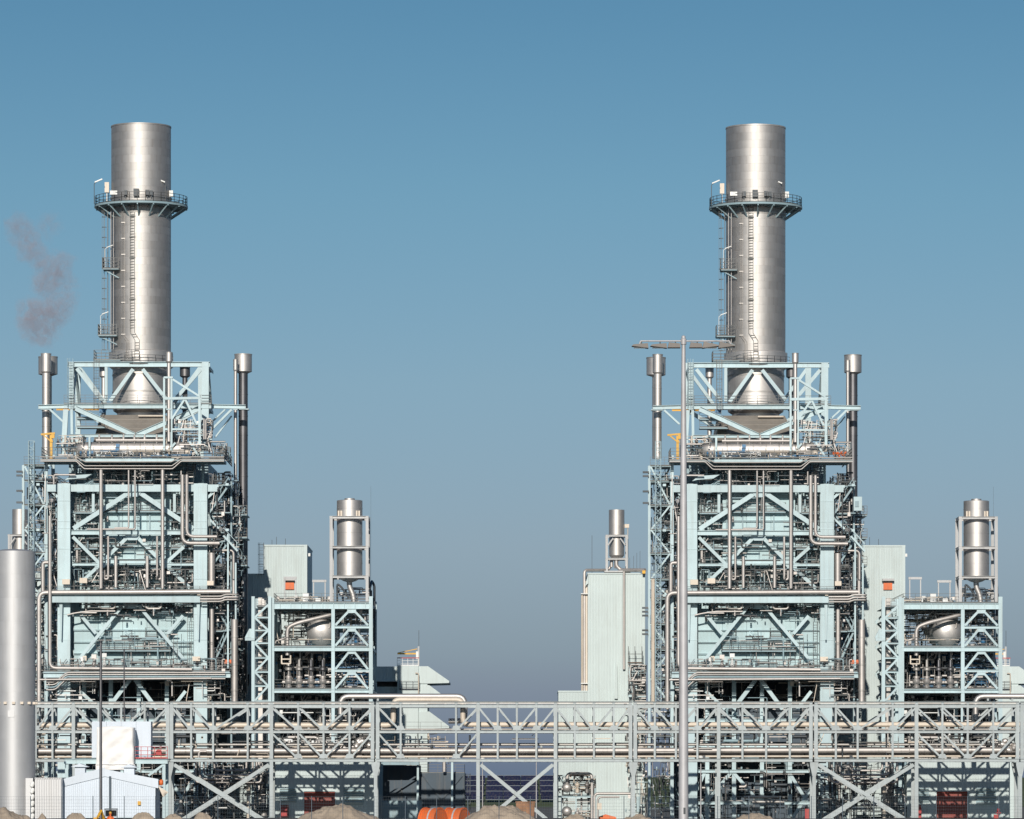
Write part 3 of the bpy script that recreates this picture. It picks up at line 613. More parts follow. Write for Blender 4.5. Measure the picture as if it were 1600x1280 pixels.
# steel around the stack foot
yf = 583.4
def tb(p, q, wp, d=.4, kind='H', m='mint', yy=None, name='frame_member'):
    Y = yy or yf+rng.uniform(-.06, .06); return t.beam(name, V((X(p[0], Y), Y, Z(p[1], Y))), V((X(q[0], Y), Y, Z(q[1], Y))), wp*K, d, kind, m)
tb((106, 569.5), (328, 569.5), 8, .6, 'I'); tb((112, 566), (112, 640), 8, .5); tb((321, 566), (321, 705), 11, .6); tb((166, 573), (166, 626), 4.5)
for p, q in (((120, 576), (160, 627)), ((208, 577), (172, 627)), ((223, 577), (260, 624)), ((314, 577), (274, 624))): tb(p, q, 5.5, .35)
tb((60, 636), (104, 635), 6.5, .6, 'I', yy=588.5); tb((330, 635), (384, 636), 6.5, .6, 'I', yy=587.5); tb((100, 635), (330, 635), 7, .6, 'I'); tb((103, 640), (99, 712), 8, .5, yy=581.8); tb((112, 640), (113, 712), 4, yy=582)
tb((118, 638), (210, 680), 8, .5, 'I', yy=579.2); tb((312, 638), (214, 680), 8, .5, 'I', yy=579.2); tb((108, 681), (262, 681), 4.5, .4, 'I', yy=579)
tb((78, 640), (102, 662), 3, yy=588.5); tb((362, 640), (330, 672), 3.2, yy=587.5); tb((352, 640), (326, 664), 2.4, yy=587.6); tb((362, 650), (336, 684), 2.2, yy=589)
for px in (256.5, 268): tb((px, 590), (px, 712), 3, .25, yy=576.8)
tb((256, 590), (270, 590), 3, yy=576.8); tb((256, 623), (313, 622), 4, yy=576.8); tb((312, 622), (312, 694), 4, yy=576.8); tb((270, 593), (311, 619), 3, yy=577); tb((258, 671), (312, 671), 3, yy=576.9)
tb((288, 625), (264, 662), 3, yy=576.9); tb((290, 625), (308, 664), 3, yy=576.9); tb((258, 712), (274, 692), 3, yy=576.9); tb((296, 690), (310, 712), 3, yy=576.9); tb((140, 682), (140, 716), 3, yy=576.8)
for yy in (595,):      # same frame again behind
    for p, q, wp in (((118, 570), (318, 570), 7), ((122, 566), (122, 716), 8), ((314, 566), (314, 716), 9), ((112, 636), (325, 636), 7), ((125, 640), (205, 690), 6), ((312, 640), (222, 690), 6), ((125, 575), (165, 630), 5), ((312, 575), (272, 630), 5)): tb(p, q, wp, .5, 'H', 'mint', yy)
for px in (112, 321):
    for py in (569.5, 634): t.beam('frame_tie', V((X(px, 583.4), 583.8, Z(py, 583.4))), V((X(px, 583.4), 595, Z(py, 583.4))), .5, .4, 'I')
    t.beam('frame_tie', V((X(px, 583.4), 583.8, Z(634, 583.4))), V((X(px, 583.4), 589, Z(574, 583.4))), .35, .3); t.beam('frame_tie', V((X(px, 583.4), 595, Z(634, 583.4))), V((X(px, 583.4), 589, Z(574, 583.4))), .35, .3)
t.part('railing', MB().rail([V((X(100, 583), 583, Z(631, 583))), V((X(330, 583), 583, Z(631, 583)))], 1.1, 1.3, .045), 'rail')
for x0, x1 in ((116, 160), (116, 150)):
    t.box('walkway', (X(x0), 580, Z(666 if x1 == 160 else 652)), (X(x1), 582, Z(664 if x1 == 160 else 650)), 'mintd'); t.part('railing', MB().rail([V((X(x0), 580, Z(664 if x1 == 160 else 650))), V((X(x1), 580, Z(664 if x1 == 160 else 650)))], 1.1, 1.2, .04), 'rail')
t.part('access_ladder', MB().ladder(P(110, 636, 583), P(110, 560, 583), .6, cage=True), 'mintd'); t.part('access_ladder', MB().ladder(P(151, 640, 580.5), P(151, 560, 580.5), .6, cage=True), 'rail')
# hood between boiler and stack
hx0, hx1, hx2, hx3 = X(146, 581), X(278, 581), X(157, 584), X(259, 584); zh0, zh1 = Z(692, 580.5), Z(648.5, 584)
pr = [V((hx0, 580.5, zh0)), V((hx1, 580.5, zh0)), V((hx1, 600, zh0)), V((hx0, 600, zh0)), V((hx2, 583.9, zh1)), V((hx3, 583.9, zh1)), V((hx3, 593, zh1)), V((hx2, 593, zh1))]
hood = t.part('hood', MB().add(pr, [(0, 1, 5, 4), (1, 2, 6, 5), (2, 3, 7, 6), (3, 0, 4, 7), (4, 5, 6, 7)]), 'brown')
for k in range(1, 6):
    q = k/6; l0, r0 = pr[0].lerp(pr[4], q), pr[1].lerp(pr[5], q); t.part('cladding_seam', MB().beam(l0-V((0, .03, 0)), r0-V((0, .03, 0)), .05, .06), 'brown', hood)
t.box('hood_base', (X(120, 581), 580.6, Z(716)), (X(300, 581), 600, zh0-.005), 'brown')
t.pipe('spray_pipe', [P(216, 650, 583.2), P(256, 650, 583.2)], .13, 'cream')
# ------------------------------------------------------------------ steam drum and what hangs with it
d0, d1 = W(117, 702, 578), W(300, 702, 578)
t = U('steam_drum', 'horizontal silver steam drum on the top deck of the left boiler', 'horizontal silver steam drum on the top deck of the right boiler', 'drum', V((d0.x, 578, Z(717))))
DR = t; rd = 11.2*K; L = (d1-d0).length
dr = t.part('shell', MB().lathe(d0, [(rd, 1.0), (rd, L-1.0)], 32, V((1, 0, 0))), 'silver')
for s_ in (0, 1):
    o = d0 if s_ == 0 else d1; ax = V((1, 0, 0)) if s_ == 0 else V((-1, 0, 0))
    t.part('dished_end', MB().lathes(o, [(.02, 0), (rd*.5, .12), (rd*.82, .45), (rd, 1.0)], 32, ax), 'silver'); t.part('manhole', MB().lathe(o, [(.0, -.25), (.3, -.25), (.3, .2)], 16, ax), 'pipematt')
for i in range(1, 9): t.part('cladding_band', MB().bands(d0+V((L*i/9, 0, 0)), d0+V((L*i/9+.2, 0, 0)), rd, .05, .08, 32, 1.02), 'pipematt', dr)
for q in (.2, .5, .8): t.box('saddle', (d0.x+L*q-.25, 577.4, Z(717)+.005), (d0.x+L*q+.25, 578.8, Z(709)), 'mintd')
t.pipe('header', [W(150, 688, 577.3), W(258, 688, 577.3)], .2, 'pipe', band=2.2)
for i, px in enumerate((155, 175, 193, 210, 226, 245)):
    o = W(px, 690, 577.3); t.part('safety_valve', MB().tube([W(px, 696, 577.4), o, o+V((0, 0, .4))], .09, 8).lathe(o+V((0, 0, .2)), [(0, 0), (.2, 0), (.2, .35), (.1, .4), (.1, .7), (0, .7)], 10), 'pipe')
for px, py in ((183, 702), (184, 697)): t.part('name_plate', MB().obox(W(px, py, 577.0), V((.45, 0, 0)), V((0, .12, 0)), V((0, 0, .55))), 'blue')
for px in (132, 165, 190, 203, 225, 247, 270): t.part('nozzle', MB().tube([W(px, 708, 577.1), W(px, 716, 577.0)], .12, 8).obox(W(px, 712, 576.9), V((.5, 0, 0)), V((0, .3, 0)), V((0, 0, .25))), 'white' if px in (190, 203, 247) else 'pipe')

# ------------------------------------------------------------------ vent stacks round the boiler
def vent(px, py_top, py_bot, rp, rh, hh, yy, la, lb, m='silver'):
    t = U('vent_stack', la, lb, 'vent stack', V((X(px, yy), yy, Z(py_bot, yy))), 'vent stacks with silencer heads')
    k = yy/F; o = V((X(px, yy), yy, Z(py_top, yy))); zb = Z(py_bot, yy)
    t.part('pipe', MB().tube([V((o.x, yy, zb)), o-V((0, 0, hh*k))], rp*k, 20).bands(V((o.x, yy, zb)), o-V((0, 0, hh*k)), rp*k, 2.6, .1, 20, 1.05), m)
    h = t.part('silencer_head', MB().lathe(o, [(rp*k*.9, -hh*k-.25), (rh*k, -hh*k), (rh*k, -hh*k), (rh*k, 0), (rh*k, 0), (rh*k*.9, 0), (rh*k*.9, -1)], 24), m)
    t.part('rim', MB().lathe(o, [(rh*k*1.0, -.08), (rh*k*1.03, -.08), (rh*k*1.03, .04), (rh*k*.9, .04)], 24), 'pipematt', h)
    t.part('clamp', MB().obox(V((o.x, yy, Z(640, yy))), V((rp*k*2.5, 0, 0)), V((0, rp*k*2.5, 0)), V((0, 0, .15))), 'mint')
    return t
vent(72, 553, 716, 6.2, 8, 28, 591, 'narrow-headed front vent stack at left edge of the left boiler', 'narrow-headed front vent stack just left of the floodlight mast')
vent(75, 558, 716, 6.0, 15, 27, 594.5, 'wide-headed vent stack behind the narrow one, left edge of left boiler', 'wide-headed vent stack behind the narrow one, left of the floodlight mast')
vent(368, 562, 1062, 2.6, 3.6, 16, 590, 'thin silver vent stack in front of the dark duct, right of left boiler', 'thin silver vent stack in front of the dark duct, right of right boiler')
vent(380, 554, 1085, 7.2, 13.6, 27, 592.5, 'thick dark vent stack with wide head, right of left boiler', 'thick dark vent stack with wide head, right of right boiler', 'duct')
vent(264, 551, 690, 3.2, 5.2, 14, 576.9, 'slim vent stack before the foot of the left exhaust stack', 'slim vent stack before the foot of the right exhaust stack')
vent(289, 574, 700, 4, 8, 14, 596, 'dark vent stack behind the frame, right of left stack foot', 'dark vent stack behind the frame, right of right stack foot', 'duct')
vent(162, 574, 690, 3.6, 6.5, 14, 596.5, 'short vent stack behind the frame, left of left stack foot', 'short vent stack behind the frame, left of right stack foot')
# the clean pipe of the right pair and the head on top of the dark duct are silver
t = UNIT[-4]; t.parts[1].data.materials[0] = M['silver']

# yellow davit hoist
t = U('davit_hoist', 'yellow davit hoist at the left end of the left top deck', 'yellow davit hoist at the left end of the right top deck', 'hoist', W(80, 717, 577))
o = W(80, 717, 577)
t.part('post', MB().beam(o, W(80, 680, 577), .34, .34).beam(W(78, 690, 577), W(83, 690, 577), .2, .5), 'yellow'); t.part('arm', MB().beam(W(64, 679, 577), W(86, 677, 577), .22, .3).beam(W(68, 680, 577), W(80, 690, 577), .14, .2), 'yellow')
t.part('motor', MB().obox(W(83, 682, 576.9), V((.4, 0, 0)), V((0, .5, 0)), V((0, 0, .5))), 'yellow')
t = U('monorail_beam', 'yellow monorail beam under the outrigger left of the left stack', 'yellow monorail beam under the outrigger left of the right stack', 'beam', W(120, 640, 587))
t.beam('beam', W(88, 640, 587), W(163, 640, 587), .22, .2, 'I', 'yellow'); t.part('trolley', MB().obox(W(160, 642, 587), V((.8, 0, 0)), V((0, .4, 0)), V((0, 0, .5))), 'blue')

# ------------------------------------------------------------------ stair and lattice tower at the left of the boiler
t = U('access_tower', 'open pale green access tower at left of the left boiler, above the silo', 'open pale green access tower between the clad building and the right boiler', 'tower', V((X(55), 580, 0)))
def B(px, py, Y=577.5): return WB(px, py, Y)
for px in (1014.5, 1050):
    for yy in (577.5, 584): c = B(px, 728 if px < 1020 else 712, yy); t.beam('column', V((c.x, yy, 0)), c, .42 if px > 1020 else .3, .4, 'H')
for py in (728, 752, 790, 828, 865, 905, 935, 975, 1015, 1060, 1100, 1150):
    for yy in (577.5, 584): t.beam('beam', B(1015, py, yy), B(1050, py, yy), .26, .25, 'I', 'mint')
    dk = t.box('landing', (B(1018, py).x, 578, B(0, py).z-.05), (B(1048, py).x, 583.6, B(0, py).z+.03), 'mintd'); t.part('railing', MB().rail([B(1016, py, 577.3), B(1049, py, 577.3)], 1.1, .9, .04), 'rail', dk)
zz = (730, 790, 828, 865, 905, 935, 975, 1015, 1060, 1100)
for i, (y0, y1) in enumerate(zip(zz[:-1], zz[1:])):
    p, q = (1017, 1047) if i % 2 == 0 else (1047, 1017); t.beam('brace', B(p, y0, 577.4), B(q, y1, 577.4), .2, .2, 'box', 'mint')
    t.part('stair_flight', MB().stair(B(p, y1, 581), B(q, y0, 581)), 'mintd')
mb = MB()         # slim lattice mast inside, greenish
for px in (1024, 1032.5):
    for yy in (576.6, 577.2): mb.beam(B(px, 1100, yy), B(px, 690, yy), .09, .09)
for i in range(58):
    y0 = 690+i*7; mb.beam(B(1024, y0, 576.6), B(1032.5, y0+7, 576.6) if i % 2 else B(1032.5, y0, 576.6), .06, .06); mb.beam(B(1032.5, y0, 577.2), B(1024, y0+7, 577.2), .05, .05); mb.beam(B(1024, y0, 576.6), B(1024, y0, 577.2), .05, .05)
t.part('lattice_mast', mb, 'mintd')
for k, py in enumerate((738, 744, 768, 786, 950, 956, 962, 985, 991)): t.part('cable_bracket', MB().obox(B(1009 if py < 800 else 1008, py, 577.2), V((.75, 0, 0)), V((0, .6, 0)), V((0, 0, .22))), 'dark')
for px in (1019, 1021.5): t.pipe('riser', [B(px, 1100, 577), B(px, 905, 577)], .12, 'cream')
clutter(t, B(1018, 0).x, B(1048, 0).x, B(0, 930).z, B(0, 735).z, 578.5, 583.5, 130, pal=('pipematt', 'mintd', 'dark', 'rail', 'mint'), seed=30); clutter(t, B(1018, 0).x, B(1048, 0).x, B(0, 1280).z, B(0, 930).z, 577.6, 583.5, 280, pal=('pipematt', 'mint', 'dark', 'rail', 'pipe'), seed=31)
clutter(t, B(1052, 0).x, B(1074, 0).x, B(0, 1100).z, B(0, 800).z, 578, 590, 200, pal=('pipematt', 'mintd', 'dark', 'rail', 'pipe'), seed=32)

# ------------------------------------------------------------------ equipment frame right of the boiler
Ye = 573.6
t = U('equipment_frame', 'three-deck pale green equipment frame right of the left boiler', 'three-deck pale green equipment frame right of the right boiler', 'steel frame', V((X(500), 584, 0)))
EF = t
E = lambda px, py, yy=Ye: W(px, py, yy)
for q, yy in enumerate((Ye, 582, 590.5)):
    for px, y0, wd in ((426, 934, 5), (520.5, 950, 5.2), (579.5, 932, 6)): c = E(px, y0, Ye); t.beam('column', V((c.x, yy, 8.4 if yy < 577 else 0)), V((c.x, yy, c.z)), wd*K, .45, 'H')
    x0, x1 = E(426, 0).x, E(579.5, 0).x
    for py, h in ((947, 9.5), (1014, 7), (1080, 5.5)): 
        z = E(0, py).z; gd = t.beam('girder', V((x0, yy-.02, z)), V((x1, yy-.02, z)), h*K, .5, 'I')
        if q == 0 and py == 947:
            for i in range(9): t.part('web_stiffener', MB().obox(V((x0+(x1-x0)*(i+.7)/9.2, yy-.15, z)), V((.05, 0, 0)), V((0, .2, 0)), V((0, 0, h*K*.85))), 'mint', gd)
    for (pp, y0, y1) in ((549, 954, 977), (549, 983, 1009), (549, 1018, 1046), (549, 1051, 1076)):
        t.beam('brace', V((E(546, 0).x, yy+.05, E(0, y0).z)), V((E(524, 0).x, yy+.05, E(0, y1).z)), 3.4*K, .3, 'H'); t.beam('brace', V((E(553, 0).x, yy+.05, E(0, y0).z)), V((E(575, 0).x, yy+.05, E(0, y1).z)), 3.4*K, .3, 'H')
        if q == 0: t.part('gusset', MB().prism([(E(542, 0).x, E(0, y0-2.5).z), (E(557, 0).x, E(0, y0-2.5).z), (E(555, 0).x, E(0, y0+4).z), (E(544, 0).x, E(0, y0+4).z)], yy-.1, yy-.04), 'mint')
    for py in (980, 1048): t.beam('tie', V((E(522, 0).x, yy, E(0, py).z)), V((E(577, 0).x, yy, E(0, py).z)), 4*K, .3, 'I')
for px in (426, 520.5, 579.5):
    for py in (947, 1014, 1080): t.beam('cross_girder', V((E(px, 0).x, Ye+.3, E(0, py).z)), V((E(px, 0).x, 591, E(0, py).z)), .5, .3, 'box')
for y0, y1 in ((950, 1011), (1017, 1077), (1082, 1180)):
    for ya, yb in ((573.9, 582), (590.5, 582)): t.beam('side_brace', V((E(579.5, 0).x, ya, E(0, y1).z)), V((E(579.5, 0).x, yb, E(0, y0).z)), .3, .3)
for py in (941.5, 1010, 1076.5):
    z = E(0, py).z; dk = t.box('deck', (E(428, 0).x, Ye+.3, z-.1), (E(577.5, 0).x, 591, z+.02), 'mintd')
    t.part('railing', MB().rail([V((E(577, 0).x, 590.8, z)), V((E(577, 0).x, Ye+.25, z)), V((E(428, 0).x, Ye+.25, z)), V((E(428, 0).x, 590.8, z))], 1.15, 1.5, .045), 'rail', dk)
clutter(t, E(428, 0).x, E(518, 0).x, E(0, 1008).z, E(0, 953).z, 576, 590, 150, pal=('pipematt', 'pipe', 'dark', 'rail', 'cream'), seed=40); clutter(t, E(428, 0).x, E(577, 0).x, E(0, 972).z, E(0, 953).z, 575, 590, 80, pal=('pipe', 'pipematt', 'dark', 'dark'), seed=46, vert=.2)
clutter(t, E(428, 0).x, E(577, 0).x, E(0, 1075).z, E(0, 1018).z, 576.5, 590, 420, pal=('pipematt', 'pipe', 'dark', 'dark', 'blue'), seed=41, rmax=.16); clutter(t, E(524, 0).x, E(576, 0).x, E(0, 1008).z, E(0, 953).z, 575, 590, 60, pal=('pipematt', 'pipe', 'dark', 'cream'), seed=42)
clutter(t, E(430, 0).x, E(585, 0).x, E(0, 1188).z, E(0, 1084).z, 577.8, 590, 420, pal=('pipematt', 'pipe', 'dark', 'white', 'rail'), seed=43, rmax=.2); clutter(t, E(430, 0).x, E(515, 0).x, E(0, 941).z, E(0, 930).z, 574.5, 588, 60, pal=('white', 'cream', 'pipe', 'rail'), seed=44, vert=.3); clutter(t, E(523, 0).x, E(575, 0).x, E(0, 941).z, E(0, 915).z, 576, 588, 40, pal=('dark', 'pipematt', 'pipe'), seed=45)
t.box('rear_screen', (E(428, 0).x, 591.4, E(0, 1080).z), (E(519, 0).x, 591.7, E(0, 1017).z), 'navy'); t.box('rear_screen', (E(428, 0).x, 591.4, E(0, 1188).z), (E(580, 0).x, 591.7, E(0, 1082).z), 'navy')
for y0, dz in ((470, 40), (497, 36)): pass
for px0, px1, py in ((490, 508, 908), (445, 462, 903)):
    t.part('portal_frame', MB().beam(E(px0, 941, 578), E(px0, py, 578), .14, .14).beam(E(px1, 941, 578), E(px1, py, 578), .14, .14).beam(E(px0-2, py, 578), E(px1+2, py, 578), .3, .3), 'grey')
for px, w_, h_ in ((478, 9, 13), (463, 6, 9), (497, 8, 5)): t.part('cabinet', MB().obox(E(px, 940-h_/2, 576), V((w_*K, 0, 0)), V((0, .7, 0)), V((0, 0, h_*K))), 'white')
t.pipe('mast', [E(579.5, 932, 580), E(579.5, 760, 580)], .010, 'rail', seg=6)
t.pipe('swan_neck', [E(585, 1010, 580), E(585, 915, 580), E(581, 908, 580), E(578, 918, 576)], .16, 'dark')
# what stands in the frame
t = U('feedwater_tank', 'large dish-ended silver tank on the upper deck of the left frame', 'large dish-ended silver tank on the upper deck of the right frame', 'tank', E(502, 1010, 581))
o = E(502, 986, 577); rt = 23*K
t.part('shell', MB().lathe(o, [(rt, 0), (rt, 8.5)], 40, V((0, 1, 0))), 'silver'); t.part('dished_end', MB().lathes(o, [(.02, -.95), (rt*.35, -.88), (rt*.65, -.68), (rt*.88, -.35), (rt, 0)], 40, V((0, 1, 0))), 'silver')
t.part('saddle', MB().box(o+V((-1.3, 1, -rt-.05)), o+V((1.3, 1.5, -rt*.7))).box(o+V((-1.3, 6, -rt-.05)), o+V((1.3, 6.5, -rt*.7))), 'mintd')
t.part('nozzle', MB().tube([o+V((0, 1, rt*.9)), o+V((0, 1, rt+.6))], .35, 12).tube([o+V((-1, 3, rt*.7)), o+V((-1, 3, rt+.4)), o+V((.8, 3, rt+.4)), o+V((.8, 3, rt*.7))], .2, 10), 'pipematt')
t = U('steam_line', 'silver pipe sloping up across the upper deck of the left frame', 'silver pipe sloping up across the upper deck of the right frame', 'pipe', E(449, 1010, 574.2))
t.pipe('pipe', [E(449, 1024, 574.2), E(449, 980, 574.2), E(466, 973, 574.2), E(520, 960, 574.8), E(545, 955, 577)], 3.2*K, 'pipe', 16, .9); t.pipe('branch', [E(428, 1008, 574.3), E(431, 1002, 574.3), E(449, 996, 574.3)], 1.7*K, fil=.5)
t.part('clamp', MB().bands(E(466, 973, 574.2), E(520, 960, 574.8), 3.2*K, 1.4, .12, 16, 1.07), 'pipematt')
t = U('lifting_frame', 'small cream square frame under the middle deck of the left frame', 'small cream square frame under the middle deck of the right frame', 'frame', E(447, 1037, 574.3))
for p, q in (((440, 1024), (440, 1037)), ((454, 1024), (454, 1037)), ((440, 1037), (454, 1037)), ((440, 1030), (454, 1030))): t.beam('bar', E(*p, 574.3), E(*q, 574.3), .15, .15, 'box', 'cream')
ords = ['first', 'second', 'third', 'fourth']
for i, px in enumerate((451, 467.5, 486, 504.5)):
    t = U('control_valve', ords[i]+' control valve from the left on the lower deck of the left frame', ords[i]+' control valve from the left on the lower deck of the right frame', 'valve', E(px, 1076, 575.4), 'control valves on the lower deck')
    o = E(px, 1076, 575.4)
    t.part('body', MB().lathe(o, [(.0, .15), (.42, .15), (.42, .35), (.28, .4), (.5, .9), (.3, 1.3), (.42, 1.35), (.42, 1.55), (.15, 1.6)], 12).tube([o+V((-.8, .2, .8)), o+V((.8, .2, .8))], .22, 10), 'pipe')
    t.part('actuator', MB().lathe(o, [(.12, 1.6), (.12, 2.2), (.45, 2.3), (.45, 2.6), (.2, 2.75), (.16, 3.6 if i else 3.1), (.05, 3.7 if i else 3.2)], 12), 'duct' if i in (2, 3) else 'pipematt'); t.part('pipe', MB().tube([o+V((.1, .3, 1.2)), o+V((.1, .3, 4.6))], .12 if i < 2 else .16, 8), 'pipematt')
for i, px in enumerate((495.5, 557)):
    py = 1076 if i == 0 else 1008
    t = U('blue_vessel', 'small blue upright vessel %s of the left frame' % ('among the control valves' if i == 0 else 'in the right bay'), 'small blue upright vessel %s of the right frame' % ('among the control valves' if i == 0 else 'in the right bay'), 'vessel', E(px, py, 576.2))
    o = E(px, py, 576.2); t.part('body', MB().lathes(o, [(.05, .2), (.28, .3), (.3, .5), (.3, 1.0), (.22, 1.2), (.02, 1.25)], 14), 'blue'); t.part('base', MB().box(o-V((.3, .3, 0)), o+V((.3, .3, .25))), 'dark')
# ------------------------------------------------------------------ large silencer on the frame
Yz = 576.2; kz = Yz/F
t = U('steam_silencer', 'large silver silencer in grey frame on the left equipment frame', 'large silver silencer in grey frame on the right equipment frame', 'silencer', W(546, 941, Yz))
o = W(546.3, 900, Yz); r = 20*kz
zq = lambda py: W(0, py, Yz).z-o.z
sh = t.part('shell', MB().lathe(o, [(r, 0), (r, zq(856)), (r, zq(856)), (r, zq(808)), (r, zq(808)), (r, zq(782.5)), (r, zq(782.5)), (r*.92, zq(782))], 40), 'silver')
t.part('top_plate', MB().lathe(o, [(r*.95, zq(783)), (0, zq(783)-.02)], 40), 'pipematt', sh); t.part('outlet', MB().lathe(o, [(r*.4, zq(784)), (r*.4, zq(779)), (r*.36, zq(779)), (r*.36, zq(783))], 24), 'silver', sh)
t.part('bottom_dish', MB().lathes(o, [(.3, zq(910)), (r*.5, zq(908)), (r*.85, zq(904)), (r, 0)], 40), 'silver'); 
for py in (880, 833, 795): t.part('seam', MB().lathe(o, [(r, zq(py)-.05), (r+.02, zq(py)-.05), (r+.02, zq(py)+.05), (r, zq(py)+.05)], 40), 'silver', sh)
t.pipe('inlet_pipe', [W(546, 905, Yz), W(546, 917, Yz), W(552, 930, Yz), W(553, 942, Yz)], 4.2*kz, 'silver', 16, .5)
for px in (518.5, 574.5):
    for yy in (Yz-2.2, Yz+2.2): t.beam('leg', W(px, 941, Yz)+V((0, yy-Yz, 0)), W(px, 808, Yz)+V((0, yy-Yz, 0)), 4.5*kz, .36, 'H', 'grey')
for py in (810, 856.5, 902.5):
    z = W(0, py, Yz).z
    for yy in (Yz-2.2, Yz+2.2): t.beam('ring_beam', V((W(516, 0, Yz).x, yy-.01, z)), V((W(577, 0, Yz).x, yy-.01, z)), 4*kz, .4, 'I', 'grey')
    for px in (518.5, 574.5): t.beam('ring_beam', V((W(px, 0, Yz).x, Yz-2.0, z)), V((W(px, 0, Yz).x, Yz+2.0, z)), .3, .36, 'box', 'grey')
for dx in (-16.5, -12.5, 11.5, 15.5): t.part('lug', MB().box(o+V((dx*kz-.1, -r*.85, zq(808))), o+V((dx*kz+.1, -r*.5, zq(799)))), 'cream')
t.pipe('drain', [W(527, 941, 575), W(527, 912, 575), W(534, 918, 575), W(545, 935, 575)], .12, 'dark')
t.part('ladder', MB().ladder(W(578, 941, Yz), W(578, 808, Yz), .5, side=V((0, 1, 0)), nrm=V((1, 0, 0)), cage=False), 'rail')

# ------------------------------------------------------------------ lattice tower row between boiler and frame
t = U('cable_tower', 'white stepped lattice tower between the left boiler and equipment frame', 'white stepped lattice tower between the right boiler and equipment frame', 'tower', V((X(410), 582, 0)))
for i, yy in enumerate((573, 576.8, 580.6, 584.4, 588)):
    for px in (395.5, 421.5):
        c = W(px, 932, 573); t.beam('column', V((c.x+(.28*i if px < 400 else -.1*i), yy, 0)), V((c.x+(.28*i if px < 400 else -.1*i), yy, c.z-.12*i)), 5*K, .3, 'H', 'mint')
zz = [945, 965, 985, 1005, 1028, 1050, 1072, 1095]
for i, (y0, y1) in enumerate(zip(zz[:-1], zz[1:])):
    for yy in (573.1, 580.6, 588):
        p, q = (398, 419) if i % 2 else (419, 398); t.beam('brace', W(p, y0, 573)+V((0, yy-573, 0)), W(q, y1, 573)+V((0, yy-573, 0)), 3*K, .2, 'box', 'mint')
    t.beam('tie', W(396, y1, 573.1), W(421, y1, 573.1), 2.4*K, .25, 'I', 'mint')
t.beam('outrigger', W(383, 999, 572.9), W(398, 999, 572.9), .32, .4, 'box', 'mint'); t.part('bracket_plate', MB().prism([(X(385), Z(998)), (X(398), Z(998)), (X(398), Z(984)), (X(392), Z(984))], 573.4, 573.7), 'mint')
for yy in (575, 579, 583): t.beam('cable_riser', V((X(408), yy, 0)), V((X(408), yy, Z(935))), .5, .12, 'box', 'pipematt')
for i in range(7):
    dk = t.box('platform', (X(403), 574, Z(950+i*20)), (X(418), 588, Z(949+i*20)), 'mintd'); t.part('railing', MB().rail([V((X(403), 573.8, Z(949+i*20))), V((X(419), 573.8, Z(949+i*20)))], 1.0, .8, .04), 'rail', dk)
# ------------------------------------------------------------------ service building behind (tall block with lower wing)
Yb = 604.0
t = U('service_building', 'pale green clad block with ladder cage behind the left frame', 'pale green clad block with orange sign right of the right boiler', 'building', V((W(446, 0, Yb).x, 610, 0)))
w_ = lambda px, py, Y=Yb: W(px, py, Y)
x0, x1, x2 = w_(387, 0).x, w_(412.5, 0).x, w_(479.5, 0).x; z0, z1 = w_(0, 852).z, w_(0, 897).z
wl = t.part('wall', MB().ribwall(x1, x2, 0, z0, Yb), 'clad'); t.box('wall', (x1, Yb+.05, 0), (x2, Yb+16, z0-.02), 'clad')
t.part('wall', MB().ribwall(x0-6, x1, 0, z1, Yb), 'clad'); t.box('wall', (x0-6, Yb+.05, 0), (x1-.01, Yb+14, z1-.02), 'clad')
t.part('parapet', MB().box((x1-.06, Yb-.1, z0-.15), (x2+.06, Yb+16.1, z0+.06)), 'clad'); t.part('parapet', MB().box((x0-6, Yb-.1, z1-.15), (x1-.08, Yb+14, z1+.05)), 'clad')
sg = t.part('sign', MB().box(w_(445.5, 921, Yb-.3), w_(459.5, 910.5, Yb-.15)), 'orange'); t.part('lamp_cover', MB().box(w_(443, 907, Yb-.9), w_(462, 904, Yb-.1)), 'grey')
t.part('corner_trim', MB().box((x2-.35, Yb-.12, 0), (x2+.04, Yb+.0, z0-.16)), 'clad')
t.part('roof_ladder', MB().ladder(V((w_(408.5, 0).x, Yb-.5, z1-.1)), V((w_(408.5, 0).x, Yb-.5, z0+.3)), .5, cage=True), 'dark')
t.part('wall_lamp', MB().box((x2+.05, Yb+1, z0-1.4), (x2+.4, Yb+1.4, z0-1)), 'lampw')
mb = MB()
for px, h in ((425, 9), (432, 14), (446, 11)): q = w_(px, 852, Yb+5); mb.tube([q, q+V((0, 0, h*.08))], .03, 5)
t.part('antenna', mb, 'rail')
# ------------------------------------------------------------------ clad building left of the boiler with its own silencer
Yl = 603.0
t = U('clad_building', 'pale green clad building hidden behind the tall grey silo', 'tall pale green clad building left of the right boiler', 'building', V((WB(960, 0, Yl).x, 610, 0)))
q_ = lambda px, py, Y=Yl: WB(px, py, Y)
x0, x1 = q_(918.5, 0).x, q_(1008, 0).x; z0 = q_(0, 896).z
t.part('wall', MB().ribwall(x0, x1, 0, z0, Yl, .36), 'clad'); t.box('wall', (x0, Yl+.05, 0), (x1, Yl+14, z0-.02), 'clad'); t.box('parapet', (x0-.05, Yl-.1, z0-.14), (x1+.05, Yl+14.1, z0+.06), 'clad')
xa = q_(872.5, 0).x; za = q_(0, 1080).z
t.part('annex_wall', MB().ribwall(xa, x0, 0, za, Yl-.02, .36), 'clad'); t.box('annex_wall', (xa, Yl+.05, 0), (x0-.02, Yl+10, za-.02), 'clad'); t.box('annex_parapet', (xa-.05, Yl-.1, za-.14), (x0-.03, Yl+10.1, za+.06), 'clad')
t.box('louvre_strip', (q_(914.5, 0).x, Yl+.3, za), (q_(918, 0).x, Yl+1.2, q_(0, 908).z), 'cream')
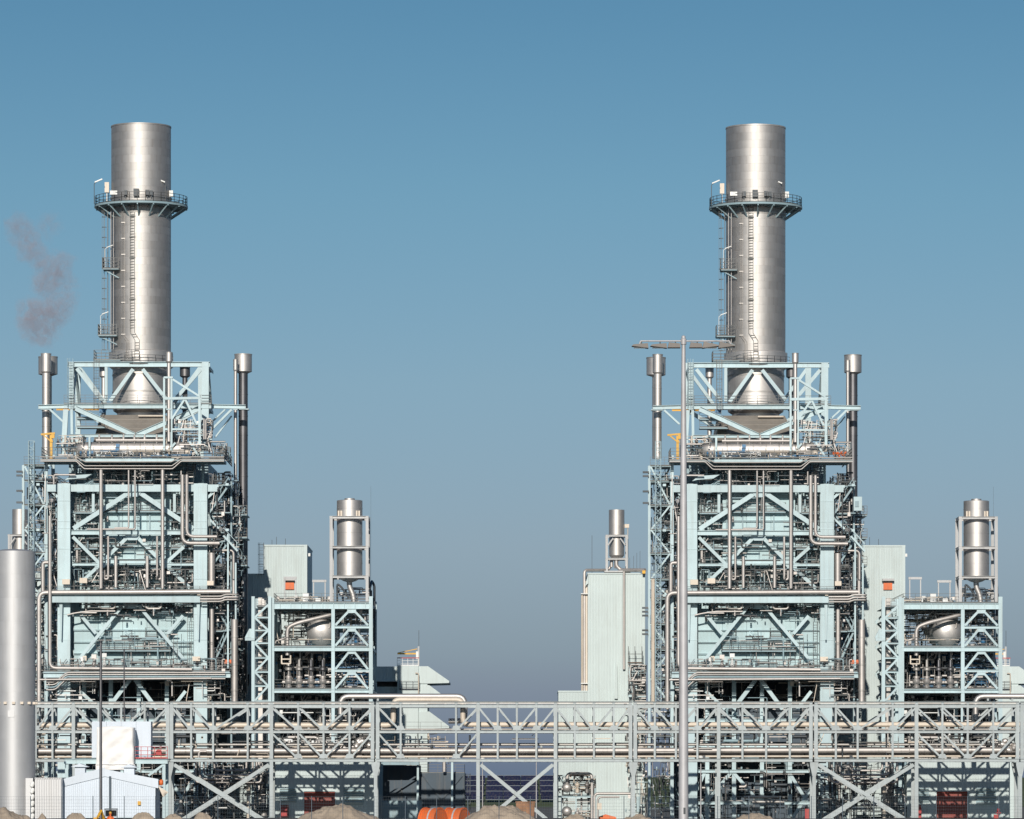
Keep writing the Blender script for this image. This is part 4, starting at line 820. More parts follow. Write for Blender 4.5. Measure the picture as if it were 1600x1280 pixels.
t.part('gable_flap', MB().prism([(q_(914, 0).x, q_(0, 916).z), (q_(919, 0).x, q_(0, 897).z), (q_(919, 0).x, q_(0, 912).z)], Yl-.4, Yl-.3), 'clad')
t.pipe('wall_pipe', [q_(955, 876, 606), q_(955, 884, 606), q_(950, 891, 606), q_(913, 891, 603.4), q_(913, 1080, 603.4)], .2, 'pipe', fil=.5); t.pipe('wall_pipe', [q_(909.5, 928, 603.2), q_(909.5, 1080, 603.2)], .15, 'cream')
t.pipe('wall_pipe', [q_(975, 893, 602.5), q_(975, 1046, 602.5)], .17, 'pipe', band=2.5); t.pipe('wall_pipe', [q_(963, 876, 605), q_(963, 884, 605), q_(970, 891, 605), q_(1008, 891, 602)], .24, 'pipe', fil=.5)
for py in (928, 1068): t.part('pipe_bracket', MB().obox(q_(913, py, 603), V((.9, 0, 0)), V((0, .5, 0)), V((0, 0, .12))), 'white')
t.part('yellow_cap', MB().obox(q_(1006, 894, 602), V((.4, 0, 0)), V((0, .4, 0)), V((0, 0, .4))), 'yellow')
t.part('wall_vent', MB().prism([(q_(960, 0).x, q_(0, 1092).z), (q_(965, 0).x, q_(0, 1092).z), (q_(964, 0).x, q_(0, 1040).z), (q_(962, 0).x, q_(0, 1034).z)], Yl-.5, Yl-.04), 'clad')
for px, py, h in ((984, 893, 40), (990, 893, 46), (995, 893, 55), (1000, 893, 60)): pp = q_(px, py, 608); t.pipe('roof_mast', [pp, pp+V((0, 0, h*.045))], .02, 'rail', 5)
mp_ = q_(925, 896, 605); t.pipe('roof_mast', [mp_, mp_+V((0, 0, 5))], .025, 'rail', 6)
# scaffolding at the foot
mb = MB()
for px in (982, 992, 1003):
    for yy in (600, 601.5): mb.tube([q_(px, 1080, yy), q_(px, 1010, yy)], .035, 5)
for py in (1022, 1035, 1050, 1065, 1078):
    for yy in (600, 601.5): mb.tube([q_(981, py, yy), q_(1004, py, yy)], .035, 5)
t.part('scaffold', mb, 'rail'); t.box('scaffold_board', (q_(981, 0, 600).x, 600, q_(0, 1036, 600).z), (q_(1003, 0, 600).x, 601.5, q_(0, 1035, 600).z), 'rust'); t.box('scaffold_board', (q_(981, 0, 600).x, 600, q_(0, 1079, 600).z), (q_(1003, 0, 600).x, 601.5, q_(0, 1077, 600).z), 'white')
clutter(t, q_(981, 0).x, q_(1008, 0).x, q_(0, 1100).z, q_(0, 1040).z, 599, 602, 110, pal=('pipematt', 'pipe', 'dark', 'mint'), seed=50); clutter(t, q_(975, 0).x, q_(1010, 0).x, 0, q_(0, 1100).z, 597, 602, 150, pal=('pipematt', 'pipe', 'dark', 'mint', 'cream'), seed=51, rmax=.2)
t = U('steam_silencer', 'slim silver silencer above the tall grey silo at the left edge', 'slim silver silencer on the roof of the tall clad building', 'silencer', q_(963.5, 894, 606))
o = q_(963.5, 868, 606); r = 12.2*606/F; zq = lambda py: q_(0, py, 606).z-o.z
t.part('shell', MB().lathe(o, [(r*.97, 0), (r*.97, zq(838)), (r, zq(836)), (r, zq(797)), (r*.9, zq(797)), (r*.9, zq(810))], 36), 'silver'); t.part('cone', MB().lathe(o, [(r*.35, zq(877)), (r*.97, 0)], 36), 'silver')
for px in (948, 979):
    for yy in (604.6, 607.4): t.beam('leg', V((q_(px, 0, 606).x, yy, q_(0, 895, 606).z)), V((q_(px, 0, 606).x, yy, q_(0, 837, 606).z)), .26, .22, 'H', 'grey')
for py in (838, 874):
    for yy in (604.6, 607.4): t.beam('ring_beam', V((q_(946, 0, 606).x, yy-.01, q_(0, py, 606).z)), V((q_(981, 0, 606).x, yy-.01, q_(0, py, 606).z)), .24, .24, 'I', 'grey')
for p, q in (((950, 852), (958, 841)), ((977, 852), (969, 841))): t.beam('brace', q_(*p, 604.5), q_(*q, 604.5), .16, .16, 'box', 'grey')
t.part('inlet', MB().tube([q_(955.5, 886, 605.5), q_(955.5, 874, 605.5)], .22, 12).tube([q_(963, 888, 605.6), q_(963, 874, 605.6)], .28, 12), 'pipe'); t.part('lamp', MB().tube([q_(981, 893, 606), q_(981, 822, 606)], .06, 6).box(q_(976, 825, 606.2), q_(983, 819, 605.8)), 'cream')
t.part('base_frame', MB().beam(q_(944, 893.8, 606), q_(985, 893.8, 606), .2, 3), 'grey')

# ------------------------------------------------------------------ intake house with rain hoods, far right
Yi = 612.0
t = U('intake_house', 'pale green intake house with sloping rain hoods right of the left frame', 'pale green intake house cut by the right edge of the photo', 'building', V((W(640, 0, Yi).x, 620, 0)))
i_ = lambda px, py, Y=Yi: W(px, py, Y)
x0, x1, x2 = i_(560, 0).x, i_(621, 0).x, i_(654, 0).x; zt_ = i_(0, 1041.5).z
t.part('wall', MB().ribwall(x0, x1, i_(0, 1064).z, zt_, Yi, .4), 'clad'); t.box('wall', (x0, Yi+.05, i_(0, 1064).z), (x1, Yi+14, zt_-.02), 'clad'); t.box('drip_ledge', (x0, Yi-.5, i_(0, 1065).z), (x1, Yi+.3, i_(0, 1063).z), 'clad')
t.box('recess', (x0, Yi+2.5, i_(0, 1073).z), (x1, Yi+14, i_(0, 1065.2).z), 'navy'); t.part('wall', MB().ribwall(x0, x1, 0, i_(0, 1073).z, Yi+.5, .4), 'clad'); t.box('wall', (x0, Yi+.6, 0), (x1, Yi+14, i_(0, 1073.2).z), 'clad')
t.box('tower', (x1+.02, Yi-1.5, 0), (x2, Yi+14, zt_+.05), 'clad')
for i, y0 in enumerate((1041.5, 1071, 1112)):
    t.part('rain_hood', MB().prism([(x2+.02, i_(0, y0).z), (i_(669 if i == 0 else 671, 0).x, i_(0, y0).z), (i_(702, 0).x, i_(0, y0+23).z), (i_(702, 0).x, i_(0, y0+26).z), (i_(667, 0).x, i_(0, y0+27).z), (x2+.02, i_(0, y0+27).z)], Yi-1.2+i*.02, Yi+13), 'clad')
t.box('filter_wall', (x2+.02, Yi-1, 0), (i_(668, 0).x, Yi+12.8, i_(0, 1068.6).z), 'clad')
t.part('railing', MB().rail([V((x1, Yi-1.4, zt_+.06)), V((x2, Yi-1.4, zt_+.06))], 1.0, .8, .05), 'white'); t.part('top_rail', MB().beam((x1, Yi-1.4, zt_+1.1), (x2+.1, Yi-1.4, zt_+1.1), .12, .1), 'red')
t.part('railing', MB().rail([V((x1+.3, Yi-1.8, i_(0, 1078).z)), V((i_(656, 0).x, Yi-1.8, i_(0, 1078).z))], 1.1, 1, .05), 'dark'); t.pipe('wall_pipe', [i_(654, 1090, Yi-1.8), i_(654, 1052, Yi-1.8), i_(649, 1052, Yi-1.8)], .08, 'cream')
t = U('jib_crane', 'small yellow jib crane on the roof of the left intake house', 'small yellow jib crane on the roof of the right intake house', 'crane', i_(654, 1042, Yi+3))
t.beam('post', i_(654, 1041, Yi+3), i_(654, 1010, Yi+3), .22, .22, 'H', 'grey'); t.part('boom', MB().beam(i_(621, 1021.5, Yi+3), i_(652, 1021.5, Yi+3), .2, .2).beam(i_(621, 1020.5, Yi+3), i_(652, 1014, Yi+3), .1, .1), 'yellow'); t.part('hoist', MB().box(i_(650, 1030, Yi+2.8), i_(654, 1018, Yi+3.2)), 'lampw')
t.pipe('mast', [i_(654.5, 1012, Yi+3), i_(654.5, 985, Yi+3)], .03, 'rail', 5)

# ------------------------------------------------------------------ low hall with the red roller door
Yh = 571.0
t = U('turbine_hall', 'low pale green hall with dark red roller door behind the brown sand heap', 'low pale green hall with dark red roller door at lower right corner', 'building', V((W(507, 0, Yh).x, 572, 0)))
h_ = lambda px, py, Y=Yh: W(px, py, Y)
x0, x1 = h_(429, 0).x, h_(590, 0).x; zt_ = h_(0, 1187).z; xd0, xd1 = h_(474.5, 0).x, h_(524, 0).x; zd = h_(0, 1236.5).z
t.part('wall', MB().ribwall(x0, xd0, 0, zt_, Yh), 'clad'); t.part('wall', MB().ribwall(xd1, x1, 0, zt_, Yh), 'clad'); t.part('wall', MB().ribwall(xd0, xd1, zd, zt_, Yh), 'clad')
t.box('roof', (x0-.1, Yh-.15, zt_-.12), (x1+.1, Yh+5.2, zt_+.12), 'clad'); t.box('wall', (x0, Yh+.35, 0), (x1, Yh+5.0, zt_-.14), 'clad')
dr_ = t.part('roller_door', MB(), 'door'); n = 14
for i in range(n): t.box('door_slat', (xd0+.05, Yh+.1+(i % 2)*.02, zd*i/n+.01), (xd1-.05, Yh+.3, zd*(i+1)/n-.015), 'door')
t.part('door_frame', MB().box((xd0-.12, Yh-.1, 0), (xd0+.05, Yh+.3, zd+.1)).box((xd1-.05, Yh-.1, 0), (xd1+.12, Yh+.3, zd+.1)).box((xd0+.05, Yh-.1, zd-.02), (xd1-.05, Yh+.3, zd+.12)), 'clad')
for xa_, xb_, y0, y1 in ((437, 463, 1232, 1254), (537, 568, 1231, 1257)):
    lv = t.box('louvre', (h_(xa_, 0).x, Yh-.12, h_(0, y1).z), (h_(xb_, 0).x, Yh-.05, h_(0, y0).z), 'mintd'); n = 6
    for i in range(n):
        z = h_(0, y0).z+(h_(0, y1).z-h_(0, y0).z)*(i+.5)/n; t.part('blade', MB().obox(V(((h_(xa_, 0).x+h_(xb_, 0).x)/2, Yh-.2, z)), V((abs(h_(xb_, 0).x-h_(xa_, 0).x)-.1, 0, 0)), V((0, .22, -.14)), V((0, .012, .02))), 'clad', lv)
t.box('side_door', (h_(438.5, 0).x, Yh-.13, 0), (h_(451, 0).x, Yh-.055, h_(0, 1258).z), 'door'); t.box('wall_sign', (h_(455, 0).x, Yh-.1, h_(0, 1254).z), (h_(459, 0).x, Yh-.055, h_(0, 1250).z), 'white')
t.box('fire_cabinet', (h_(440, 0).x, Yh-1.2, 0), (h_(450, 0).x, Yh-.6, h_(0, 1262).z), 'red')
clutter(t, x0+.3, x1-.3, zt_+.15, zt_+2.4, Yh+.5, Yh+4.8, 120, pal=('pipematt', 'pipe', 'rail', 'white'), seed=60, rmax=.2)

# ------------------------------------------------------------------ U-shaped pipe nest and scaffold in front of the boiler foot
t = U('pipe_nest', 'nest of U-shaped silver pipes under the pipe bridge at lower left', 'nest of U-shaped silver pipes under the pipe bridge at lower right', 'pipes', V((W(356, 0, 568).x, 568, 0)))
n_ = lambda px, py, Y=568: W(px, py, Y)
for i, (l, r_, y1) in enumerate(((306, 408, 1223), (312, 401, 1217), (318.5, 395, 1211), (335, 385, 1204))): t.pipe('pipe', [n_(l, 1186), n_(l, y1), n_(r_, y1), n_(r_, 1186)], .14, 'pipe', 12, .5)
for px in (340, 349, 380, 362): t.pipe('hanger', [n_(px, 1186, 569), n_(px, 1203, 569)], .06, 'pipematt', 6)
for px in (336, 366, 398):
    for yy in (567.5, 570): t.beam('scaffold_post', V((n_(px, 0).x, yy, 0)), V((n_(px, 0).x, yy, n_(0, 1200).z)), .1, .1, 'box', 'rail')
for py in (1222, 1240, 1255, 1268):
    for yy in (567.5, 570): t.beam('scaffold_rail', n_(334, py, yy), n_(400, py, yy), .07, .07, 'box', 'rail')
t.part('scaffold_deck', MB().box((n_(337, 0).x, 567.6, n_(0, 1263).z), (n_(355, 0).x, 569.8, n_(0, 1261.5).z)), 'white'); t.pipe('riser', [n_(388, 1285), n_(388, 1226)], .22, 'cream', 12, band=1.5)
for p, q in (((336, 1240), (366, 1268)), ((366, 1268), (398, 1240))): t.beam('scaffold_brace', n_(*p, 567.4), n_(*q, 567.4), .06, .06, 'box', 'rail')
clutter(t, n_(275, 0).x, n_(425, 0).x, 0, n_(0, 1190).z, 570.5, 575.5, 260, pal=('pipematt', 'dark', 'mintd', 'rail', 'pipe', 'navy'), seed=61, rmax=.18)
for px, h in ((283, 3.2), (323, 2.4), (412, 3.6)):
    o = n_(px, 0, 572); o.z = 0; t.part('pump', MB().lathe(o, [(.0, .3), (.6, .3), (.6, .5), (.45, .6), (.45, 1.6), (.55, 1.7), (.3, 2.0), (.3, h), (0, h+.1)], 14), 'pipematt')

# ------------------------------------------------------------------ the second unit
for t in UNIT:
    c = copy_tree(t.o); c.location = t.base+V((DX, DY, 0)); c['label'] = t.label2

wu = lambda px, py, Y: V(((px-800)*(Y+DY)/F, Y+DY, HC-(py-HY)*(Y+DY)/F))
mb = MB(); g2 = random.Random(3)
for k in range(9):
    c = wu(1303+k*2.2+g2.uniform(-1, 1), 712-g2.uniform(0, 5), 576+g2.uniform(-.3, .6)); mb.lathe(c, [(.02, -.25), (.10, -.2), (.14, 0), (.10, .2), (.02, .25)], 8, V((g2.uniform(-1, 1), g2.uniform(-.5, .5), g2.uniform(-.4, 1))))
single('hose_bundle', mb, 'orange', 'bundle of orange-red hoses at the right end of the right top deck', 'hoses')
t = Thing('valve_cabinet', 'white cabinet on the right flank of the right boiler', 'cabinet', wu(1340, 798, 577)); t.part('body', MB().box(wu(1334, 798, 577), wu(1346, 777, 578)), 'mint'); t.part('door', MB().box(wu(1336, 792, 576.9), wu(1342, 783, 576.97)), 'mintd')
# ================================================================== PIPE BRIDGE
YT, YT2 = 551.5, 556.2; kt = YT/F
T_ = lambda px, py, Y=YT: V((W(px, 0, YT).x, Y, W(0, py, YT).z))
spans = [('left', -62, [114.7], None), ]
mods = [  # name, x0, x1, legs, verticals, missing upper panels, lower-diagonal spans, X-braced leg bays
    ('first', -220, 262, [-60, 114.7], [-190, -150, -110, -85, -60, -35, -5, 30, 56, 82, 114.7, 154, 189.5, 226], (), ()),
    ('second', 268, 582, [424], [298.7, 333, 387, 424, 466, 505.5, 546], ((424, 582),), ((268, 424),)),
    ('third', 590, 985, [747, 868], [626, 712.5, 747, 777.6, 807.6, 838, 868, 898, 928, 958.8], ((590, 747),), ((747, 868),)),
    ('fourth', 992.5, 1267, [1122.8], [1023, 1056, 1089.6, 1122.8, 1160, 1197, 1234], (), ()),
    ('fifth', 1275, 1590, [1432], [1306, 1340, 1394.7, 1432, 1472.5, 1512, 1552], ((1432, 1590),), ((1275, 1432),)),
    ('sixth', 1597, 1800, [1750], [1637, 1675, 1712, 1750], (), ()),
]
lab = {'first': 'pipe bridge span at the left edge, running behind the white shed and silo', 'second': 'pipe bridge span in front of the left boiler foot and red-doored hall',
       'third': 'pipe bridge span across the open gap between the two units', 'fourth': 'pipe bridge span passing behind the tall floodlight mast',
       'fifth': 'pipe bridge span in front of the hall at lower right', 'sixth': 'pipe bridge span just entering at the right edge'}
for name, x0, x1, legs, vert, lowd, xbr in mods:
    t = Thing('pipe_bridge', lab[name], 'pipe bridge', V((T_((x0+x1)/2, 0).x, YT, 0)), 'spans of the pipe bridge')
    nodes = [x0]+vert+[x1]; seen = set()
    for Y in (YT, YT2):
        for py, h in ((1103, 5.0), (1143.5, 4.2), (1188, 4.8)): t.beam('chord', T_(x0-2.5, py, Y), T_(x1+2.5, py, Y), h*kt, .3, 'I', 'galv')
        for px in nodes:
            big = px in legs or px in (x0, x1); t.beam('post', T_(px, 1101, Y), T_(px, 1186, Y), (5.6 if big else 3.0)*kt, .28 if big else .24, 'H', 'galv')
        # diagonals fall towards mid-bay: \ \ / /
        sup = sorted([x0, x1]+legs)
        for s0, s1 in zip(sup[:-1], sup[1:]):
            ns_ = [p for p in nodes if s0 <= p <= s1]; m_ = len(ns_)-1; mid = (s0+s1)/2
            for i in range(m_):
                p, q = ns_[i], ns_[i+1]; c = (p+q)/2
                if name == 'third' and s0 == 590 and 640 < c < 700: continue
                down = c < mid
                for lvl, (ya, yb_) in enumerate(((1107, 1140), (1147, 1184))):
                    if lvl == 1 and not any(l0 <= c <= l1 for l0, l1 in lowd): continue
                    if lvl == 1 and name == 'third' and not (p == 590 or q == 747): continue
                    A_, B_ = (T_(p+2, ya, Y+.02), T_(q-2, yb_, Y+.02)) if down else (T_(p+2, yb_, Y+.02), T_(q-2, ya, Y+.02))
                    t.beam('diagonal', A_, B_, 2.8*kt, .2, 'H', 'galv')
                    if Y == YT:
                        gx = (q if down else p)
                        if (gx, lvl) in seen: continue
                        seen.add((gx, lvl)); t.part('gusset', MB().prism([(T_(gx-7, 0).x, T_(0, yb_+1).z), (T_(gx+7, 0).x, T_(0, yb_+1).z), (T_(gx+4, 0).x, T_(0, yb_-6).z), (T_(gx-4, 0).x, T_(0, yb_-6).z)], Y-.17, Y-.145), 'galv')
        for px in legs: t.beam('leg', V((T_(px, 0).x, Y, 0)), T_(px, 1188, Y), 5.6*kt, .4, 'H', 'galv')
    for px in nodes:
        for py in (1104, 1144, 1187): t.beam('cross_beam', T_(px, py, YT+.15), T_(px, py, YT2-.15), .26, .2, 'I', 'galv')
    for p, q in zip(nodes[:-1], nodes[1:]): t.beam('wind_brace', T_(p, 1190, YT+.2), T_(q, 1190, YT2-.2), .12, .12, 'box', 'galv')
    for p, q in xbr:
        for Y in (YT+.05, YT2-.05):
            t.beam('cross_brace', T_(p+4, 1195, Y), T_(q-2, 1290, Y), 5.4*kt, .22, 'H', 'galv'); t.beam('cross_brace', T_(q-4, 1195, Y+.28), T_(p+2, 1290, Y+.28), 5.4*kt, .22, 'H', 'galv')
    clutter(t, T_(x0, 0).x, T_(x1, 0).x, T_(0, 1186).z, T_(0, 1146).z, YT+.6, YT2-.4, int((x1-x0)*(.05 if name == 'third' else .16)), pal=('pipematt', 'dark', 'rail', 'cream'), seed=int(90+x0), vert=.25)
    # shared Y-headed leg at the start of each span
    px = x0-3
    for Y in (YT, YT2):
        t.beam('joint_leg', V((T_(px, 0).x, Y, 0)), T_(px, 1212, Y), 5.2*kt, .5, 'H', 'galv'); t.part('leg_head', MB().prism([(T_(px-2.8, 0).x, T_(0, 1213).z), (T_(px+2.8, 0).x, T_(0, 1213).z), (T_(px+6.5, 0).x, T_(0, 1196).z), (T_(px+6.5, 0).x, T_(0, 1191).z), (T_(px-6.5, 0).x, T_(0, 1191).z), (T_(px-6.5, 0).x, T_(0, 1196).z)], Y-.26, Y+.26), 'galv')
    # cable tray on top, carried on little stools
    t.beam('cable_tray', T_(x0-2.5, 1097, YT), T_(x1+2.5, 1097, YT), .13, .5, 'I', 'rust' if False else 'galv'); t.beam('tray_cover', T_(x0-2.5, 1098.7, YT+.02), T_(x1+2.5, 1098.7, YT+.02), .14, .42, 'box', 'pipematt')
    for px in nodes: t.part('stool', MB().prism([(T_(px-1.4, 0).x, T_(0, 1101).z), (T_(px+1.4, 0).x, T_(0, 1101).z), (T_(px+3, 0).x, T_(0, 1097.6).z), (T_(px-3, 0).x, T_(0, 1097.6).z)], YT-.2, YT+.2), 'galv')
    t.beam('walkway', T_(x0, 1142, YT2-1.2), T_(x1, 1142, YT2-1.2), .08, 1.2, 'box', 'rail'); t.part('railing', MB().rail([T_(x0, 1141, YT2-1.9), T_(x1, 1141, YT2-1.9)], 1.0, 2.6, .035, 2), 'rail')
# pipelines carried by the bridge
def line(pts, r, m, label, cat='pipe', band=0, yy=553.6, fil=None, seg=14):
    P_ = [T_(px, py, yy) for px, py in pts]; t = Thing('pipeline', label, cat, P_[0], 'pipelines on the pipe bridge'); t.pipe('pipe', P_, r, m, seg, fil or r*2.6)
    if band:
        for q, s_ in zip(P_[:-1], P_[1:]):
            if (s_-q).length > band: t.part('joint_band', MB().bands(q, s_, r, band, .14, seg, 1.06), 'pipematt')
    sh = MB()
    for q, s_ in zip(pts[:-1], pts[1:]):
        if abs(q[1]-s_[1]) < 1 and abs(q[0]-s_[0]) > 60:
            n = int(abs(s_[0]-q[0])/37)
            for i in range(n): c = T_(q[0]+(s_[0]-q[0])*(i+.5)/n, q[1], yy); sh.box(c+V((-.12, -.14, -r-.22)), c+V((.12, .14, -r*.9)))
    t.part('shoe', sh, 'galv'); return t
line([(-220, 1133), (614, 1133), (614, 1093), (723, 1093), (723, 1132), (1800, 1132)], 4.2*kt, 'cream', 'cream pipeline on the upper tier that rises in a square loop at mid gap', band=0, yy=553.2, fil=.8)
line([(-220, 1174), (1800, 1172)], 4.6*kt, 'pipe', 'thick silver pipeline along the bottom tier of the pipe bridge', band=2.7, yy=552.9)
line([(-220, 1163), (1800, 1163)], 2.2*kt, 'pipematt', 'thin dull pipeline just above the thick silver one', yy=554.8)
line([(-220, 1183), (1800, 1181.5)], 1.6*kt, 'cream', 'thin cream pipeline under the thick silver one', yy=552.5)
line([(-220, 1139.5), (1800, 1139.5)], 1.2*kt, 'pipematt', 'thin grey pipeline under the cream one', yy=552.8)
line([(-220, 1176), (1800, 1176)], 4.6*kt, 'pipe', 'rear silver pipeline hidden behind the thick one', yy=555)
line([(530, 1124), (530, 1087), (726, 1087), (726, 1126), (700, 1126)], 4.2*kt, 'silver', 'large silver pipe loop rising above the pipe bridge at mid gap', yy=555.8, fil=1.0, band=0)
line([(1530, 1124), (1530, 1087), (1800, 1087)], 4.2*kt, 'silver', 'large silver pipe rising above the bridge at the right edge', yy=555.8, fil=1.0)
line([(310, 1184), (310, 1174), (322, 1174)], .14, 'pipe', 'short bent silver pipe dropping through the bridge at lower left', yy=552.3)
for i, (px, lb) in enumerate(((566, 'wrapped silver valve on the bridge left of mid gap'), (1580, 'wrapped silver valve on the bridge at the right edge'))):
    o = T_(px, 1170, 552.6); t = Thing('wrapped_valve', lb, 'valve', o-V((0, 0, .6)))
    g2 = random.Random(i); mb = MB()
    for k in range(7): c = o+V((g2.uniform(-.9, .9), 0, g2.uniform(-.2, 1.1))); mb.lathe(c, [(.02, -.35), (.32, -.25), (.36, 0), (.28, .3), (.02, .36)], 9, V((g2.uniform(-1, 1), g2.uniform(-.4, .4), g2.uniform(-.6, 1))))
    t.part('insulation', mb, 'silver'); t.part('stem', MB().tube([o, o+V((0, 0, 1.9))], .09, 8).lathe(o+V((0, 0, 1.8)), [(.3, 0), (.36, .03), (.3, .06)], 12), 'pipematt')

# ================================================================== FOREGROUND AND YARD
# silo
Ysi = 490.0; o = W(22.5, 862, Ysi); r = 32.7*Ysi/F
t = Thing('silo', 'tall plain grey cylindrical silo at the left edge', 'silo', V((o.x, Ysi, 0)))
hs = o.z; ncs = 12; first = None
for i in range(ncs):
    if first is None: first = t.part('shell_course', MB().lathe((o.x, Ysi, 0), [(r, 0), (r, hs/ncs-.02), (r-.012, hs/ncs-.02), (r-.012, hs/ncs)], 64), 'silo')
    else: c2 = first.copy(); col.objects.link(c2); ALL.append(c2); c2.location = (0, 0, i*hs/ncs); c2.rotation_euler.z = i*.4
t.part('roof', MB().lathes((o.x, Ysi, hs), [(.02, .28), (r*.6, .2), (r, 0)], 64), 'silo')
for k in range(16):
    an = R(k*22.5+4); t.part('lifting_lug', MB().obox(V((o.x+(r+.08)*math.cos(an), Ysi+(r+.08)*math.sin(an), W(0, 1099, Ysi).z)), V((.32, 0, 0)), V((0, .3, 0)), V((0, 0, .26))), 'cream')
t.part('instrument_cabinet', MB().box(W(40, 1300, Ysi-r), W(53, 1216, Ysi-r+1)), 'silo'); t.part('relief_panel', MB().obox(V((o.x-.1, Ysi-r-.02, W(0, 1116, Ysi).z)), V((.7, 0, 0)), V((0, .05, 0)), V((0, 0, .7))), 'silo')
mb = MB()
for i in range(6): 
    c = W(50.5, 1226+i*10, Ysi-r-.3); mb.lathe(c, [(.05, -.33), (.22, -.2), (.24, .1), (.12, .33)], 10, V((.35, 0, 1)))
single('flexible_hose', mb, 'white', 'white ribbed hose hanging beside the foot of the silo', 'hose')
# corrugated grey container wall beside silo
p0, p1 = W(54.6, 1216, 487), W(96, 1216, 487)
t = Thing('storage_container', 'light grey ribbed container between the silo and the white shed', 'container', V(((p0.x+p1.x)/2, 488, 0)))
t.part('side_wall', MB().ribwall(p0.x, p1.x, .1, p0.z, 487, .24, .06), 'silo'); t.box('body', (p0.x, 487.05, 0), (p1.x, 491.5, p0.z-.01), 'silo'); t.box('top_edge', (p0.x-.03, 486.95, p0.z-.1), (p1.x+.03, 491.5, p0.z+.06), 'grey')
# shed
Yk = 489.0; k_ = lambda px, py, Y=Yk: W(px, py, Y)
t = Thing('shed', 'pale blue gabled sheet-metal shed behind the fence at lower left', 'shed', V((k_(167, 0).x, 492, 0)))
xa, xb, xm = k_(92, 0).x, k_(243, 0).x, k_(164, 0).x; ze, za = k_(0, 1230).z, k_(0, 1213).z
n = 46; mb = MB()
for i in range(n):
    x0, x1 = xa+(xb-xa)*i/n, xa+(xb-xa)*(i+1)/n; zf = lambda x: ze+(za-ze)*(1-abs(x-xm)/(xb-xm if x > xm else xm-xa))
    xs_ = [x0, x0+(x1-x0)*.6, x0+(x1-x0)*.7, x0+(x1-x0)*.92, x1]; ys_ = [Yk, Yk, Yk-.04, Yk-.04, Yk]
    mb.add([V((x, y, 0)) for x, y in zip(xs_, ys_)]+[V((x, y, zf(x))) for x, y in zip(xs_, ys_)], [(j, j+1, 6+j, 5+j) for j in range(4)])
t.part('gable_wall', mb, 'shed')
for (x0, z0, x1, z1) in ((xa-.3, ze-.1, xm, za), (xm, za, xb+.3, ze-.1)):
    rf = t.part('roof', MB().prism([(x0, z0), (x1, z1), (x1, z1+.12), (x0, z0+.12)], Yk-.1, Yk+7), 'shed')
    u0 = V((x0, Yk-.42, z0+.5)); u1 = V((x1, Yk-.42, z1+.5)); t.part('barge_board', MB().prism([(x0, z0-.02), (x1, z1-.02), (x1, z1+.95), (x0+(.0), z0+.75)], Yk-.14, Yk-.1), 'shed', rf)
t.box('side_wall', (xa+.05, Yk+.1, 0), (xa+.15, Yk+6.8, ze), 'shed'); t.box('side_wall', (xb-.15, Yk+.1, 0), (xb-.05, Yk+6.8, ze-.05), 'shed'); t.box('rear_wall', (xa+.16, Yk+6.7, 0), (xb-.16, Yk+6.8, ze), 'shed')
for px0, px1, py in ((116, 132, 1198), (193, 209, 1199)):
    vt = t.box('roof_vent', (k_(px0, 0).x, Yk+.6, k_(0, 1222).z), (k_(px1, 0).x, Yk+2, k_(0, py).z), 'shed'); t.part('vent_cap', MB().prism([(k_(px0-6, 0).x, k_(0, py+.5).z), (k_(px1+6, 0).x, k_(0, py+.5).z), ((k_(px0, 0).x+k_(px1, 0).x)/2, k_(0, py-5).z)], Yk+.3, Yk+2.3), 'shed', vt)
t.box('wall_post', (k_(170.5, 0).x, Yk-.18, 0), (k_(174, 0).x, Yk-.05, k_(0, 1213).z), 'navy')
t.part('wall_lamp', MB().box(k_(215, 1258, Yk-.3), k_(220, 1252, Yk-.06)), 'yellow'); t.part('alarm_light', MB().lathes(k_(252, 1227, Yk), [(.05, 0), (.22, .05), (.22, .5), (.05, .62)], 12), 'orange'); t.beam('lamp_bracket', k_(244, 1228, Yk), k_(254, 1228, Yk), .1, .1, 'box', 'grey')
t.part('gutter_flap', MB().add([k_(247, 1228, Yk), k_(263, 1238, Yk), k_(255, 1246, Yk), k_(262, 1238, Yk+1), k_(246, 1228, Yk+1), k_(254, 1246, Yk+1)], [(0, 2, 1), (3, 5, 4), (0, 1, 3, 4), (1, 2, 5, 3), (2, 0, 4, 5)]), 'cream')
# work platform with wrapped load, screen box and red rail
Yw = 506.5; v_ = lambda px, py, Y=Yw: W(px, py, Y)
t = Thing('work_platform', 'pale green steel work platform with red railing behind the shed', 'platform', V((v_(180, 0).x, 508, 0)))
t.beam('edge_beam', v_(100, 1190), v_(262, 1190), .5, .3, 'I', 'mint'); t.box('deck', (v_(100, 0).x, Yw+.2, v_(0, 1187).z), (v_(262, 0).x, Yw+5, v_(0, 1185.5).z), 'mintd')
for px in (104, 180, 256):
    for yy in (Yw+.2, Yw+4.6): t.beam('leg', V((v_(px, 0).x, yy, 0)), V((v_(px, 0).x, yy, v_(0, 1188).z)), .35, .35, 'H', 'mint')
t.beam('knee_brace', v_(232, 1212), v_(254, 1196), .25, .2, 'box', 'mint')
t.part('railing', MB().rail([v_(210, 1185.5), v_(262, 1185.5)], 1.3, .8, .06, 3), 'red'); t.part('hose_reel', MB().lathe(v_(248, 1176, Yw+.3), [(.0, -.15), (.35, -.15), (.35, .15), (0, .15)], 14, V((0, 1, 0))), 'red')
single('screen_box', MB().box(v_(140, 1182, Yw+2.6), v_(233, 1127, Yw+5.2)), 'shed', 'flat pale grey box behind the white wrapped load', 'box') if False else None
t = Thing('screen_box', 'flat pale grey boxed enclosure behind the white wrapped load', 'enclosure', V((v_(187, 0).x, Yw+4, v_(0, 1184).z)))
